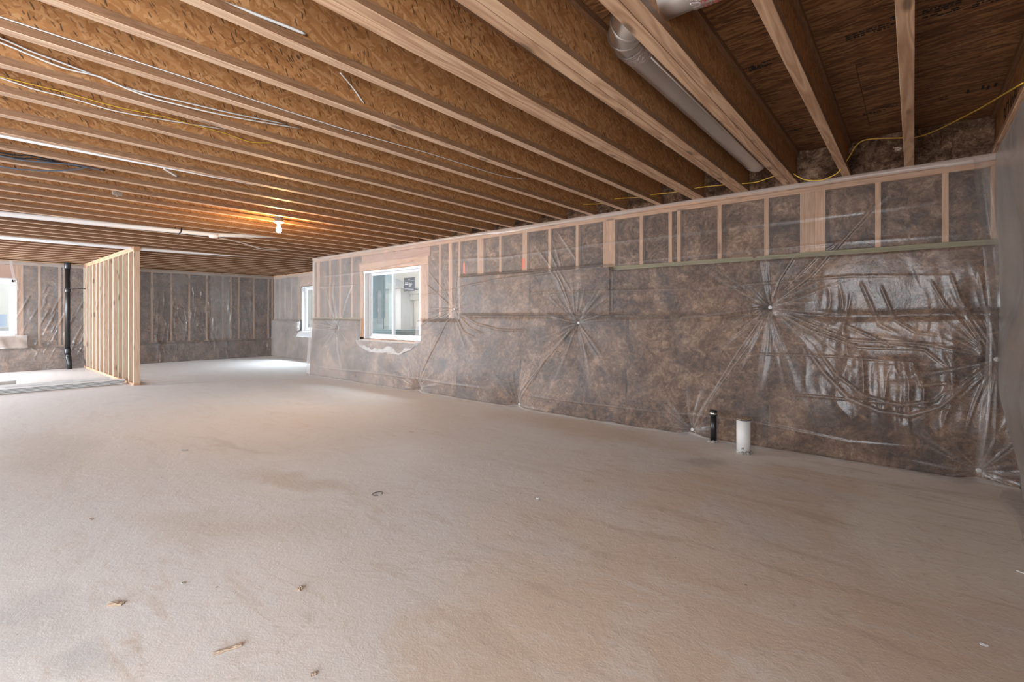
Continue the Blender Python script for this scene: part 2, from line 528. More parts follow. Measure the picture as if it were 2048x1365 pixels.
def floor_mat():
    t = NT('dusty_concrete')
    v = t.objco(False)
    wv = t.noise(v, 1.1, 3, 0.55)
    wv2 = t.noise(v, 5.5, 4, 0.6)
    vw = t.vmath('ADD', v, t.vmath('SCALE', t.vmath('SUBTRACT', wv.outputs['Color'], (0.5, 0.5, 0.5)), 0.75))
    vw = t.vmath('ADD', vw, t.vmath('SCALE', t.vmath('SUBTRACT', wv2.outputs['Color'], (0.5, 0.5, 0.5)), 0.22))

    def blob(px, py, rx, ry, soft=0.3, amp=0.8, rot=0.0, src=None):
        """an irregular patch round a point of the slab"""
        c = onZ(px, py, 0.0)
        q = t.vmath('SUBTRACT', vw if src is None else src, (c[0], c[1], 0.0))
        if rot: q = t.mapping(q, rot=(0, 0, rot))
        d = t.vmath('LENGTH', t.vmath('MULTIPLY', q, (1 / rx, 1 / ry, 0.0)))
        return t.math('MULTIPLY', t.ramp(d, [(max(0.01, 1 - soft), 1.0), (1.0, 0.0)]), amp)

    n_big = t.noise(v, 0.6, 5, 0.6, 0.8)
    n_mid = t.noise(v, 2.3, 6, 0.62, 1.0)
    n_sm = t.noise(v, 15, 6, 0.68, 0.5)
    n_fine = t.noise(v, 150, 3, 0.6)
    n_gr = t.noise(v, 60, 5, 0.7)
    sweep = t.noise(t.mapping(v, rot=(0, 0, 0.35), scale=(0.55, 2.6, 1)), 2.2, 7, 0.68, 1.2)
    tan = (0.70, 0.585, 0.485)
    grey = (0.66, 0.64, 0.62)
    pale = (0.77, 0.765, 0.765)
    brown = (0.53, 0.425, 0.34)
    col = t.mix(t.ramp(n_big.outputs[0], [(0.44, 0.0), (0.56, 0.85)]), tan, grey)
    # the far half is painted paler, standing in for the daylight on it
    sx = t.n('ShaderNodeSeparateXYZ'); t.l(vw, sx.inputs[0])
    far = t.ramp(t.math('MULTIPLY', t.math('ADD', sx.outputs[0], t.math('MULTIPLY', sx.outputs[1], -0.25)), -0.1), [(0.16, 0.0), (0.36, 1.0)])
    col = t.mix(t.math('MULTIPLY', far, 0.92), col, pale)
    near_r = blob(1500, 1290, 1.3, 1.5, 0.6, 0.8)
    col = t.mix(near_r, col, (0.70, 0.575, 0.465))
    for (px, py, rx, ry, soft, amp, rot, c) in (
            (1180, 860, 1.7, 0.42, 0.7, 0.8, 0.0, (0.62, 0.515, 0.42)),
            (1560, 1000, 0.9, 0.42, 0.5, 0.7, 0.2, (0.67, 0.56, 0.455)),
            (1250, 1030, 0.9, 0.24, 0.8, 0.75, 0.25, (0.75, 0.70, 0.65)),
            (1050, 960, 0.6, 0.25, 0.8, 0.6, 0.1, (0.74, 0.70, 0.67)),
            (1900, 1060, 0.55, 0.95, 0.3, 0.9, 0.0, (0.78, 0.745, 0.67)),
            (1680, 935, 0.75, 0.3, 0.25, 0.9, 0.0, (0.80, 0.755, 0.70)),
            (1400, 922, 0.16, 0.20, 0.5, 0.65, 0.3, (0.44, 0.415, 0.38)),
            (1460, 905, 0.38, 0.2, 0.3, 0.7, 0.0, (0.77, 0.725, 0.685)),
            (470, 1050, 0.9, 0.25, 0.8, 0.5, -0.5, (0.60, 0.51, 0.43)),
            (600, 960, 0.8, 0.16, 0.6, 0.55, -0.45, (0.57, 0.49, 0.42)),
            (690, 1180, 0.45, 0.3, 0.5, 0.5, 0.3, (0.69, 0.63, 0.60)),
            (110, 1235, 0.4, 0.3, 0.6, 0.6, 0.2, (0.56, 0.565, 0.56)),
            (230, 1320, 0.16, 0.13, 0.6, 0.7, 0.2, (0.53, 0.535, 0.53)),
            (90, 900, 1.1, 0.35, 0.4, 0.5, 0.0, (0.62, 0.61, 0.59)),
            (470, 890, 0.9, 0.06, 0.8, 0.3, -0.3, (0.45, 0.42, 0.39)),
            (900, 1350, 0.4, 0.2, 0.25, 0.6, 0.3, (0.62, 0.515, 0.42)),
            (620, 790, 1.6, 0.45, 0.6, 0.45, 0.0, (0.60, 0.58, 0.56)),
            (780, 930, 1.5, 0.42, 0.6, 0.85, -0.55, (0.76, 0.76, 0.755))):  # last patch: the near window's reflection painted pale on the slab
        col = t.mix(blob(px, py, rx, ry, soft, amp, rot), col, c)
    # trodden mud, dust and scuffs
    nearm = t.math('SUBTRACT', 1.0, t.math('MULTIPLY', far, 0.7))
    col = t.mix(t.math('MULTIPLY', t.ramp(n_mid.outputs[0], [(0.5, 0.0), (0.58, 0.42)]), nearm), col, (0.72, 0.66, 0.61))
    col = t.mix(t.math('MULTIPLY', t.ramp(sweep.outputs[0], [(0.54, 0.0), (0.64, 0.5)]), nearm), col, brown)
    col = t.mix(t.math('MULTIPLY', t.ramp(sweep.outputs[0], [(0.34, 0.45), (0.42, 0.0)]), 1.0), col, (0.74, 0.71, 0.68))
    grit = t.math('MULTIPLY', t.ramp(n_sm.outputs[0], [(0.55, 0.0), (0.68, 1.0)]), t.ramp(n_mid.outputs[0], [(0.42, 0.0), (0.6, 0.55)]))
    col = t.mix(t.math('MULTIPLY', grit, nearm), col, (0.47, 0.375, 0.295))
    col = t.mix(t.ramp(n_gr.outputs[0], [(0.62, 0.0), (0.74, 0.3)]), col, (0.42, 0.35, 0.29))
    col = t.mix(t.ramp(n_gr.outputs[0], [(0.28, 0.3), (0.4, 0.0)]), col, (0.80, 0.76, 0.72))
    sp = t.vor(v, 9.0)
    ss = t.n('ShaderNodeSeparateColor'); t.l(sp.outputs['Color'], ss.inputs[0])
    spk = t.math('MULTIPLY', t.math('GREATER_THAN', ss.outputs[0], 0.9), t.math('LESS_THAN', sp.outputs['Distance'], 0.06))
    col = t.mix(t.math('MULTIPLY', spk, 0.6), col, (0.16, 0.12, 0.09))
    # dusty boot prints: ribbed soles
    for (px, py, rot) in ((375, 1065, 0.6), (262, 1172, 0.5), (330, 1095, 0.8), (1545, 1060, 0.2), (1608, 1062, 0.3), (345, 1020, 1.0), (1880, 1120, 0.2), (200, 1120, 0.7)):
        c = onZ(px, py, 0.0)
        q = t.mapping(t.vmath('SUBTRACT', v, (c[0], c[1], 0.0)), rot=(0, 0, rot))
        d = t.vmath('LENGTH', t.vmath('MULTIPLY', q, (1 / 0.13, 1 / 0.048, 0.0)))
        wv_ = t.n('ShaderNodeTexWave'); t.l(q, wv_.inputs['Vector']); wv_.inputs['Scale'].default_value = 26.0; wv_.inputs['Distortion'].default_value = 2.5
        f = t.math('MULTIPLY', t.ramp(d, [(0.6, 1.0), (1.0, 0.0)]), t.ramp(wv_.outputs['Fac'], [(0.5, 0.0), (0.8, 0.4)]))
        f = t.math('MULTIPLY', f, t.ramp(n_sm.outputs[0], [(0.4, 0.0), (0.55, 1.0)]))
        col = t.mix(f, col, (0.80, 0.74, 0.68))
    rough = t.ramp(n_mid.outputs[0], [(0.3, 0.5), (0.7, 0.75)])
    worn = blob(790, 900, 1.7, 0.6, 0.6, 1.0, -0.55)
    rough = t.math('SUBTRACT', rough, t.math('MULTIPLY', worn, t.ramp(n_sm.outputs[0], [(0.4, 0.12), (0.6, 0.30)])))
    hh = t.math('ADD', t.math('MULTIPLY', n_fine.outputs[0], 0.14), t.math('MULTIPLY', n_sm.outputs[0], 0.5))
    hh = t.math('ADD', hh, t.math('MULTIPLY', n_mid.outputs[0], 0.9))
    hh = t.math('ADD', hh, t.math('MULTIPLY', n_gr.outputs[0], 0.2))
    nrm = t.bump(hh, 0.35, 0.012)
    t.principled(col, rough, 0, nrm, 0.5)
    return t.m


M = {}
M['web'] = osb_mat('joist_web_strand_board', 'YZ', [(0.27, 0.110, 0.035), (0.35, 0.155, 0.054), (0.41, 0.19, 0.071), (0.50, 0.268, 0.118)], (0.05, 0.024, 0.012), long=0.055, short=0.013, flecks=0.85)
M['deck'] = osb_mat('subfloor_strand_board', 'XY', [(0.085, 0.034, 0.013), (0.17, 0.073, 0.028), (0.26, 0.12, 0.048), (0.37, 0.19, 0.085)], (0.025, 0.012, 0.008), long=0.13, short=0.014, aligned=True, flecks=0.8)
M['flange'] = wood_mat('joist_flange_lumber', 'Y', (0.70, 0.49, 0.34), (0.47, 0.285, 0.175), 0.18, knots=True, ring=13.0)
M['flange_dim_tan'] = wood_mat('dimmed_tan_flange_lumber', 'Y', (0.61, 0.40, 0.255), (0.36, 0.20, 0.115), 0.15, knots=True, ring=10.0)  # wavier grain; darker tone stands in for weaker light near the end wall
M['flange_edge'] = wood_mat('joist_flange_ply_edge', 'Y', (0.26, 0.135, 0.070), (0.165, 0.08, 0.038), 0.2, knots=False, ring=40.0)
M['stud_z'] = wood_mat('stud_lumber', 'Z', (0.72, 0.55, 0.42), (0.56, 0.38, 0.26), 0.38)
M['plate_x'] = wood_mat('plate_lumber_long', 'X', (0.60, 0.365, 0.225), (0.43, 0.235, 0.135), 0.3)
M['stud_wall'] = wood_mat('wall_stud_lumber', 'Z', (0.60, 0.375, 0.235), (0.43, 0.245, 0.14), 0.4)
M['plate_y'] = wood_mat('plate_lumber_cross', 'Y', (0.62, 0.41, 0.27), (0.45, 0.27, 0.16), 0.3)
M['header'] = wood_mat('header_lumber', 'X', (0.50, 0.27, 0.17), (0.36, 0.18, 0.105), 0.3)
M['treated'] = wood_mat('treated_sill_lumber', 'X', (0.36, 0.33, 0.20), (0.25, 0.23, 0.13), 0.2, knots=False)
M['batt'] = insulation_mat('brown_mineral_wool', (0.036, 0.018, 0.011), (0.096, 0.051, 0.031), (0.205, 0.117, 0.073), (0.42, 0.275, 0.18))
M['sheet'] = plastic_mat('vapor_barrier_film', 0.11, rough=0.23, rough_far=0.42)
M['sheet_far'] = plastic_mat('vapor_barrier_film_far', 0.28, crinkle=0.3, rough=0.12, body=(0.72, 0.70, 0.68))
M['sheet_end'] = plastic_mat('vapor_barrier_film_hanging', 0.58, graze=0.4, crinkle=0.25, body=(0.43, 0.37, 0.325), rough=0.3)
M['hem'] = plastic_mat('folded_film', 0.42, crinkle=0.4)
M['lap'] = plastic_mat('white_folded_film', 0.85, crinkle=0.3, body=(0.86, 0.87, 0.88))
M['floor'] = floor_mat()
M['sheath'] = osb_mat('wall_sheathing', 'XZ', [(0.16, 0.07, 0.025), (0.28, 0.14, 0.055), (0.36, 0.2, 0.09), (0.45, 0.28, 0.14)], (0.03, 0.015, 0.01))
M['vinyl'] = simple('white_vinyl', (0.70, 0.71, 0.73), 0.4)
M['foam'] = simple('spray_foam', (0.74, 0.68, 0.55), 0.9, var=0.15)
M['abs'] = simple('black_abs', (0.012, 0.012, 0.013), 0.35)
M['pvc'] = simple('white_pvc', (0.80, 0.81, 0.83), 0.3)
M['rubber'] = simple('black_rubber', (0.008, 0.008, 0.008), 0.5)
M['steel'] = simple('clamp_steel', (0.5, 0.47, 0.42), 0.35, 1.0)
M['galv'] = None
M['zinc_washer'] = simple('plastic_washer', (0.55, 0.54, 0.53), 0.4)
M['ink'] = simple('black_ink', (0.018, 0.013, 0.010), 0.8)
M['red_ink'] = simple('red_ink', (0.45, 0.05, 0.03), 0.6)
M['yellow_wire'] = simple('yellow_cable_jacket', (0.62, 0.38, 0.04), 0.45)
M['white_wire'] = simple('white_cable_jacket', (0.62, 0.58, 0.54), 0.4)
M['black_wire'] = simple('black_cable_jacket', (0.015, 0.016, 0.02), 0.4)
M['blue_wire'] = simple('blue_grey_cable_jacket', (0.09, 0.10, 0.125), 0.4)
M['box_blue'] = simple('grey_box_plastic', (0.16, 0.11, 0.07), 0.5)
M['porcelain'] = simple('porcelain', (0.85, 0.83, 0.8), 0.25)
M['orange'] = simple('orange_marking_paint', (0.75, 0.12, 0.05), 0.7)
M['trim_white'] = simple('white_primed_trim', (0.74, 0.75, 0.76), 0.5)
M['gap_shade'] = simple('trim_gap_shade', (0.16, 0.15, 0.14), 0.6)
M['carton_grey'] = simple('grey_carton', (0.42, 0.40, 0.38), 0.8)
M['card'] = simple('cardboard', (0.45, 0.36, 0.28), 0.8)
M['chip'] = wood_mat('splintered_wood', 'X', (0.44, 0.33, 0.24), (0.27, 0.18, 0.12), 0.3, knots=False)
M['cement'] = simple('cement_lump', (0.33, 0.31, 0.28), 0.95, var=0.25)
M['stucco'] = simple('cream_stucco', (0.66, 0.63, 0.58), 0.9, var=0.06)
M['concrete'] = simple('bare_concrete', (0.44, 0.44, 0.43), 0.9, var=0.12)
M['roofing'] = simple('pale_shingles', (0.46, 0.46, 0.45), 0.9, var=0.2)
M['soil'] = simple('pale_soil', (0.42, 0.37, 0.31), 0.95, var=0.2)
M['housewrap'] = simple('blue_grey_sheathing_foam', (0.135, 0.235, 0.265), 0.6, var=0.2)
M['batten'] = simple('weathered_batten', (0.42, 0.38, 0.38), 0.8, var=0.2)
M['corrugated'] = simple('galvanised_corrugated_steel', (0.30, 0.38, 0.40), 0.4, 0.5)
M['sticker'] = simple('dark_label_print', (0.035, 0.04, 0.05), 0.5)
M['sticker_line'] = simple('pale_label_print', (0.55, 0.56, 0.57), 0.6)
M['sticker_blue'] = simple('blue_grey_label_print', (0.22, 0.27, 0.33), 0.5)
M['pane'] = glass_mat('window_glass', (0.95, 0.97, 0.97), 0.06)
M['pane_dusty'] = glass_mat('dusty_window_glass', (0.80, 0.90, 0.92), 0.22)


def galv_mat():
    t = NT('galvanised_duct')
    v = t.objco(False)
    n = t.noise(v, 2.5, 2, 0.5)
    col = t.mix(n.outputs[0], (0.66, 0.64, 0.62), (0.80, 0.78, 0.76))
    t.principled(col, t.ramp(n.outputs[0], [(0.3, 0.33), (0.7, 0.40)]), 1.0)
    return t.m

def foil_mat():
    t = NT('foil_tape')
    v = t.objco(False)
    n = t.noise(v, 55, 4, 0.7, 1.0)
    t.principled((0.62, 0.54, 0.52), 0.35, 0.85, t.bump(n.outputs[0], 0.9, 0.01))
    return t.m

def stub_mat():
    t = NT('white_pvc_with_mortar')
    v = t.objco(False)
    n = t.noise(v, 30, 5, 0.65)
    sx = t.n('ShaderNodeSeparateXYZ'); t.l(v, sx.inputs[0])
    low = t.ramp(sx.outputs[2], [(0.0, 0.16), (0.12, 0.0)])
    f = t.math('GREATER_THAN', t.math('ADD', n.outputs[0], low), 0.685)
    n2 = t.noise(v, 120, 3, 0.6)
    f2 = t.math('GREATER_THAN', n2.outputs[0], 0.735)
    col = t.mix(f, (0.72, 0.70, 0.68), (0.27, 0.25, 0.21))
    col = t.mix(f2, col, (0.10, 0.09, 0.08))
    t.principled(col, 0.45)
    return t.m

M['galv'] = galv_mat(); M['foil'] = foil_mat(); M['stub'] = stub_mat()

def bulb_mat():
    t = NT('lit_bulb')
    e = t.n('ShaderNodeEmission'); e.inputs[0].default_value = (1.0, 0.80, 0.48, 1); e.inputs[1].default_value = 60.0
    t.l(e.outputs[0], t.out.inputs[0])
    return t.m
M['bulb'] = bulb_mat()

# ------------------------------------------------------------------ floor, ceiling deck
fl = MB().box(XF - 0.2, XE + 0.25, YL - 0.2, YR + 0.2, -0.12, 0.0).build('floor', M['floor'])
tag(fl, 'dusty tan and grey concrete slab', kind='structure')

DECK = H + 0.3016
ceil = empty('ceiling', (0, 0, DECK)); tag(ceil, 'dark strand board subfloor above the joists', kind='structure')
MB().box(XF - 0.3, XE + 0.35, YL - 0.3, YR + 0.3, 0.0195, 0.06).build('light_leak_plate', M['deck'], ceil)  # unseen plate added to stop sky light leaking through the panel gaps
pw, ph = 2.438, 1.219
row = 0
y = YL - 0.3
shared = {}
while y < YR + 0.3:
    x = XF - 0.3 - (1.219 if row % 2 else 0)
    while x < XE + 0.3:
        x0, x1 = max(x, XF - 0.25), min(x + pw, XE + 0.3)
        if x1 - x0 > 0.05:
            o = MB().box(0, x1 - x0 - 0.003, 0, ph - 0.003, 0, 0.018)
            key = round(x1 - x0, 3)
            if key in shared:
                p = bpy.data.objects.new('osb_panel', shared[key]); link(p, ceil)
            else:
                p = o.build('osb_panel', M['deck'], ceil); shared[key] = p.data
            p.location = (x0, y, random.uniform(0, 0.0015))
        x += pw
    y += ph; row += 1

# ------------------------------------------------------------------ floor joists
ORD = ['first', 'second', 'third', 'fourth', 'fifth', 'sixth', 'seventh', 'eighth', 'ninth', 'tenth', 'eleventh', 'twelfth', 'thirteenth',
       'fourteenth', 'fifteenth', 'sixteenth', 'seventeenth', 'eighteenth', 'nineteenth', 'twentieth', 'twenty-first', 'twenty-second', 'twenty-third',
       'twenty-fourth', 'twenty-fifth', 'twenty-sixth', 'twenty-seventh', 'twenty-eighth', 'twenty-ninth', 'thirtieth', 'thirty-first', 'thirty-second',
       'thirty-third', 'thirty-fourth', 'thirty-fifth', 'thirty-sixth', 'thirty-seventh', 'thirty-eighth']
FW, FH, JD = 0.058, 0.038, 0.3016
SP = 0.4064

def joist_x(k): return -0.025 - SP * k

joist_meshes = {}

def make_joist(x, y1, label, fmat='flange'):
    """I-joist: two lumber flanges and a strand-board web, running along Y"""
    y0 = YL + 0.02
    root = empty('floor_joist', (x, y0, H)); tag(root, label, 'joist', 'engineered ceiling joists')
    L = y1 - y0
    key = (round(L, 3), fmat)
    if key not in joist_meshes:
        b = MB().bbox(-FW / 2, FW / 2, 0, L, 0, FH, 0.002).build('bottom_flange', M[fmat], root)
        w = MB().box(-0.005, 0.005, 0, L, FH - 0.006, JD - FH + 0.006).build('web', M['web'], root)
        t = MB().bbox(-FW / 2, FW / 2, 0, L, JD - FH, JD - 0.0005, 0.002).build('top_flange', M['flange_edge'], root)
        for me in (b.data,):
            me.materials.append(M['flange_edge'])
            for p in me.polygons:
                if abs(p.normal.x) > 0.9: p.material_index = 1
        joist_meshes[key] = (b.data, w.data, t.data)
        parts = (b, w, t)
    else:
        parts = []
        for nm, me in zip(('bottom_flange', 'web', 'top_flange'), joist_meshes[key]):
            parts.append(link(bpy.data.objects.new(nm, me), root))
    for p in parts: p['photo_part'] = 1
    for p in parts: del p['photo_part']
    return root

feat = {14: 'the one the lit bulb hangs beside', 0: 'narrow and seen almost end-on', 7: 'with white cables along its foot', 11: 'with a white pipe beside its foot',
        18: 'with a white drain pipe under it', 13: 'carrying a small metal clip'}
joists = {}
for k in range(0, 36):
    x = joist_x(k)
    y1 = W + 0.12 if x > XJ - 0.05 else YR + 0.12
    nm = ORD[k] + ' from the right-hand end wall'
    if k in (2, 3, 4):
        for sgn, side in ((1, 'right'), (-1, 'left')):
            lab = '%s member of the doubled joist %s' % (side, nm)
            joists[(k, sgn)] = make_joist(x + sgn * (FW / 2 + 0.0012), y1, lab, 'flange_dim_tan')
    else:
        lab = 'wood I-joist %s' % nm
        if k in feat: lab += ', ' + feat[k]
        joists[(k, 0)] = make_joist(x, y1, lab, 'flange_dim_tan' if k < 3 else 'flange')
x_rim = 0.463
joists[(-1, 0)] = make_joist(x_rim, W + 0.12, 'I-joist on the right-hand end wall, lettered in black', 'flange_dim_tan')

# ------------------------------------------------------------------ framed walls
def boxmap(mp, u0, u1, d0, d1, z0, z1):
    a = mp(u0, d0, z0); b = mp(u1, d1, z1)
    return [min(a[0], b[0]), max(a[0], b[0]), min(a[1], b[1]), max(a[1], b[1]), min(a[2], b[2]), max(a[2], b[2])]


def grid_obj(name, us, zs, dfn, mp, mat, parent, hole=None):
    U, Z = np.meshgrid(us, zs, indexing='ij')
    D = dfn(U, Z)
    P = mp(U, D, Z)
    V = np.stack([np.broadcast_to(p, U.shape) for p in P], -1).reshape(-1, 3)
    keep = None
    if hole is not None:
        uc = (us[:-1] + us[1:]) / 2; zc = (zs[:-1] + zs[1:]) / 2
        UU, ZZ = np.meshgrid(uc, zc, indexing='ij')
        keep = ~hole(UU, ZZ)
    return mesh_np(name, V, grid_faces(len(us), len(zs), keep), mat, parent, True)


def sheathing(name, mp, u0, u1, z0, z1, openings, mat, d0=-0.155, d1=-0.142):
    mb = MB()
    us = sorted({u0, u1, *[o[0] for o in openings], *[o[1] for o in openings]})
    for a, b in zip(us[:-1], us[1:]):
        cuts = [o for o in openings if o[0] < (a + b) / 2 < o[1]]
        z = z0
        for o in sorted(cuts, key=lambda o: o[2]):
            if o[2] > z: mb.box(*boxmap(mp, a, b, d0, d1, z, o[2]))
            z = o[3]
        if z < z1: mb.box(*boxmap(mp, a, b, d0, d1, z, z1))
    return mb.build(name, mat)


PT = 0.092  # double top plate height

def framing(wall, mp, u0, u1, studs, base_of, openings, plate_mat, along):
    """plates and studs as children of the wall"""
    MB().bbox(*boxmap(mp, u0, u1, -0.14, 0, H - 0.001 - PT / 2, H - 0.001), b=0.002).build('top_plate', plate_mat, wall)
    MB().bbox(*boxmap(mp, u0, u1, -0.14, 0, H - PT - 0.001, H - 0.003 - PT / 2), b=0.002).build('top_plate', plate_mat, wall)
    for u in studs:
        zb = base_of(u)
        top = H - PT - 0.001
        MB().bbox(*boxmap(mp, u - 0.019, u + 0.019, -0.139, -0.0005 * random.random(), zb, top), b=0.002).build('stud', M['stud_wall'], wall)


def cavity_batts(wall, mp, u0, u1, studs, base_of, openings, seed):
    edges = [u0] + sorted(studs) + [u1]
    for i in range(len(edges) - 1):
        a, b = edges[i] + (0.019 if i else 0), edges[i + 1] - (0.019 if i < len(edges) - 2 else 0)
        if b - a < 0.05: continue
        m = (a + b) / 2
        if any(o[0] - 0.02 < m < o[1] + 0.02 for o in openings): continue
        zb, zt = base_of(m) - 0.03, H - PT - 0.001
        us = np.linspace(a, b, max(4, int((b - a) / 0.028))); zs = np.linspace(zb, zt, max(6, int((zt - zb) / 0.03)))
        def dfn(U, Z):
            e = np.minimum(np.minimum(U - a, b - U), np.minimum(zt - Z, 0.2))
            return -0.045 + 0.035 * sstep(0, 0.06, e) + 0.014 * fbm(U, Z, 7, 4, seed)
        grid_obj('insulation_batt', us, zs, dfn, mp, M['batt'], wall)


# ---- right wall
mpR = lambda u, d, z: (u, W - d, z)
WIN1 = (-7.56, -5.995, 0.775, 1.985)
wr = sheathing('wall_right', mpR, XJ, XE + 0.14, 0, DECK, [WIN1], M['sheath'])
tag(wr, 'long insulated wall with the near sliding window', kind='structure')

T_LOW, T_HIGH = 1.146, 1.743
def baseR(u): return T_LOW if u < -5.07 else T_HIGH
studsR = [0.448, 0.185, -0.22, -0.598, -0.636, -0.674, -0.712, -0.750, -1.036, -1.45, -1.851, -1.942, -2.264, -2.596, -2.634, -2.672, -2.710,
          -3.079, -3.484, -3.858, -3.896, -4.304, -4.635, -4.675, -4.715, -5.104, -5.279, -5.317, -5.533,
          -5.815, -5.853, -5.892, -5.930, -5.969, -7.60, -7.64, -7.968, -8.38, -8.746, -9.16, -9.20, -9.24, -9.355]
header_span = (-7.70, -5.795)
def baseR2(u):
    return baseR(u)
frame_studs = [s for s in studsR]
framing(wr, mpR, XJ, XE, [s for s in frame_studs if not (header_span[0] < s < header_span[1])], baseR2, [WIN1], M['plate_x'], 'X')
for u in (-5.815, -5.853, -5.892, -5.930, -5.969, -7.60, -7.64, -7.68):
    MB().bbox(*boxmap(mpR, u - 0.019, u + 0.019, -0.139, 0, T_LOW - 0.35 if u < -7 else T_LOW - 0.1, 1.985), b=0.002).build('stud', M['stud_wall'], wr)
o = MB().bbox(*boxmap(mpR, header_span[0], header_span[1], -0.139, -0.03, 2.127, H - PT - 0.002)).build('header', M['header'], wr); o['label'] = 'reddish window header board'
o = MB().bbox(*boxmap(mpR, header_span[0] - 0.02, header_span[1], -0.139, 0.002, 1.986, 2.125)).build('header', M['plate_x'], wr)
o = MB().bbox(*boxmap(mpR, WIN1[0], WIN1[1], -0.139, 0.0, 0.73, 0.768)).build('rough_sill', M['plate_x'], wr)
o = MB().bbox(*boxmap(mpR, -5.07, XE, -0.139, 0.001, 1.700, T_HIGH)).build('sill_plate', M['treated'], wr); o['label'] = 'greenish treated sill plate'
o = MB().bbox(*boxmap(mpR, XJ, -7.7, -0.139, 0.0, T_LOW - 0.04, T_LOW)).build('sill_plate', M['treated'], wr)
for u, z0, z1 in ((-3.896, 1.80, 1.93), (-5.0, 1.80, 1.95)):
    MB().box(*boxmap(mpR, u - 0.019, u + 0.019, 0.0, 0.0022, z0, z1)).build('orange_paint_mark', M['orange'], wr)
cavity_batts(wr, mpR, XJ, XE, studsR, baseR, [header_span], 1)

# cinch points of the film (u, z)
CIN = [(-8.42, 0.955), (-5.195, 1.283), (-3.048, 1.10), (-1.001, 1.262), (0.455, 0.875)]
CFL = [(-5.92, 0.05), (-3.92, 0.035), (-1.69, 0.05), (0.36, 0.07)]

def bulgeR(U, Z):
    """how far the insulation blanket stands in front of the stud faces"""
    T = np.where(U < -5.07, T_LOW - 0.03, 1.712)
    soft = 0.03
    below = 1 - sstep(-soft, soft, Z - T)
    b = 0.055 + 0.075 * sstep(1.15, 0.1, Z) + 0.012 * fbm(U, Z, 1.3, 3, 3)
    up = (U > -5.06) & (Z > 1.19)
    b = b - np.where(U > -5.1, 0.012 * np.exp(-((Z - 1.19 - 0.012 * fbm(U, Z * 0, 1.5, 2, 9)) / 0.03) ** 2), 0)
    mid = sstep(-5.09, -5.04, U) * sstep(-2.56, -2.61, U) * sstep(1.17, 1.22, Z) * sstep(1.79, 1.74, Z)
    b = np.maximum(b * below, (0.06 + 0.01 * fbm(U, Z, 2, 3, 6)) * mid * sstep(1.79, 1.74, Z)) + 0.018 * mid
    # window opening: the blanket thins out towards the sill
    for (cu, cz) in CIN:
        d = np.hypot(U - cu, Z - cz)
        b = b * (1 - 0.75 * np.exp(-(d / 0.07) ** 2) - 0.22 * np.exp(-(d / 0.3) ** 2))
    for (cu, cz) in CFL:
        d = np.hypot(U - cu, (Z - cz) * 0.8)
        b = b * (1 - 0.5 * np.exp(-(d / 0.09) ** 2) - 0.15 * np.exp(-(d / 0.3) ** 2))
    return b

def blanket(wall, mp, u0, u1, z0, z1, bfn, seed, back=0.019, amp=0.017, res=0.024):
    us = np.linspace(u0, u1, max(4, int((u1 - u0) / res))); zs = np.linspace(z0, z1, max(4, int((z1 - z0) / res)))
    def dfn(U, Z):
        e = np.minimum(np.minimum(U - u0, u1 - U), np.minimum(Z - z0 + 0.02, z1 - Z))
        return bfn(U, Z) - back + amp * fbm(U, Z, 6, 4, seed) - 0.016 * (1 - sstep(0, 0.03, e))
    return grid_obj('insulation_blanket', us, zs, dfn, mp, M['batt'], wall)

for i, (a, b) in enumerate(((XJ + 0.0, -7.72), (-5.93, -5.06))):
    blanket(wr, mpR, a, b, 0, T_LOW - 0.01, bulgeR, 20 + i)
blanket(wr, mpR, -7.72, -5.93, 0, 0.735, bulgeR, 23)
for i, (a, b) in enumerate(((-5.06, -3.9), (-3.9, -2.4), (-2.4, -1.0), (-1.0, XE + 0.12))):
    blanket(wr, mpR, a, b, 0, 1.188, bulgeR, 30 + i)
for i, (a, b) in enumerate(((-5.06, -3.76), (-3.76, -2.59))):
    blanket(wr, mpR, a, b, 1.19, 1.79 if i == 0 else 1.735, bulgeR, 40 + i)
for i, (a, b) in enumerate(((-2.59, -1.0), (-1.0, XE + 0.12))):
    blanket(wr, mpR, a, b, 1.19, 1.70, bulgeR, 45 + i)

# batts stuffed into the joist bays above the plate
for k in range(-1, 23):
    a = (x_rim if k == -1 else joist_x(k)); b = joist_x(k + 1)
    x1, x0 = a - 0.008, b + 0.008
    if k in (2, 3, 4): x1 -= 0.03
    if k + 1 in (2, 3, 4): x0 += 0.03
    us = np.linspace(x0, x1, 18); zs = np.linspace(H + 0.002, DECK - 0.002, 16)
    grid_obj('insulation_batt', us, zs, lambda U, Z: -0.075 + 0.05 * fbm(U, Z, 6.5, 4, 60 + k) + 0.03 * sstep(H + 0.12, H, Z), mpR, M['batt'], wr)
o = MB().box(XJ, XE + 0.14, W + 0.125, W + 0.141, H + 0.001, DECK - 0.001).build('rim_board', M['sheath'], wr)

# ---- the film over the right wall
def seg_crease(U, Z, pts, w, h):
    """raised crease along a polyline, fading at its ends"""
    out = np.zeros_like(U)
    pts = np.array(pts, float)
    seg = np.hypot(*(pts[1:] - pts[:-1]).T); tot = seg.sum(); acc = 0
    for (p, q, L) in zip(pts[:-1], pts[1:], seg):
        dx, dz = (q - p) / L
        lo = np.minimum(p, q) - 5 * w; hi = np.maximum(p, q) + 5 * w
        m = (U > lo[0]) & (U < hi[0]) & (Z > lo[1]) & (Z < hi[1])
        if m.any():
            u = U[m] - p[0]; z = Z[m] - p[1]
            s = np.clip(u * dx + z * dz, 0, L)
            dist = np.hypot(u - s * dx, z - s * dz)
            fade = np.minimum(1, np.minimum((acc + s) / (0.12 * tot), (tot - acc - s) / (0.25 * tot)))
            out[m] = np.maximum(out[m], h * np.exp(-(dist / w) ** 2) * fade)
        acc += L
    return out

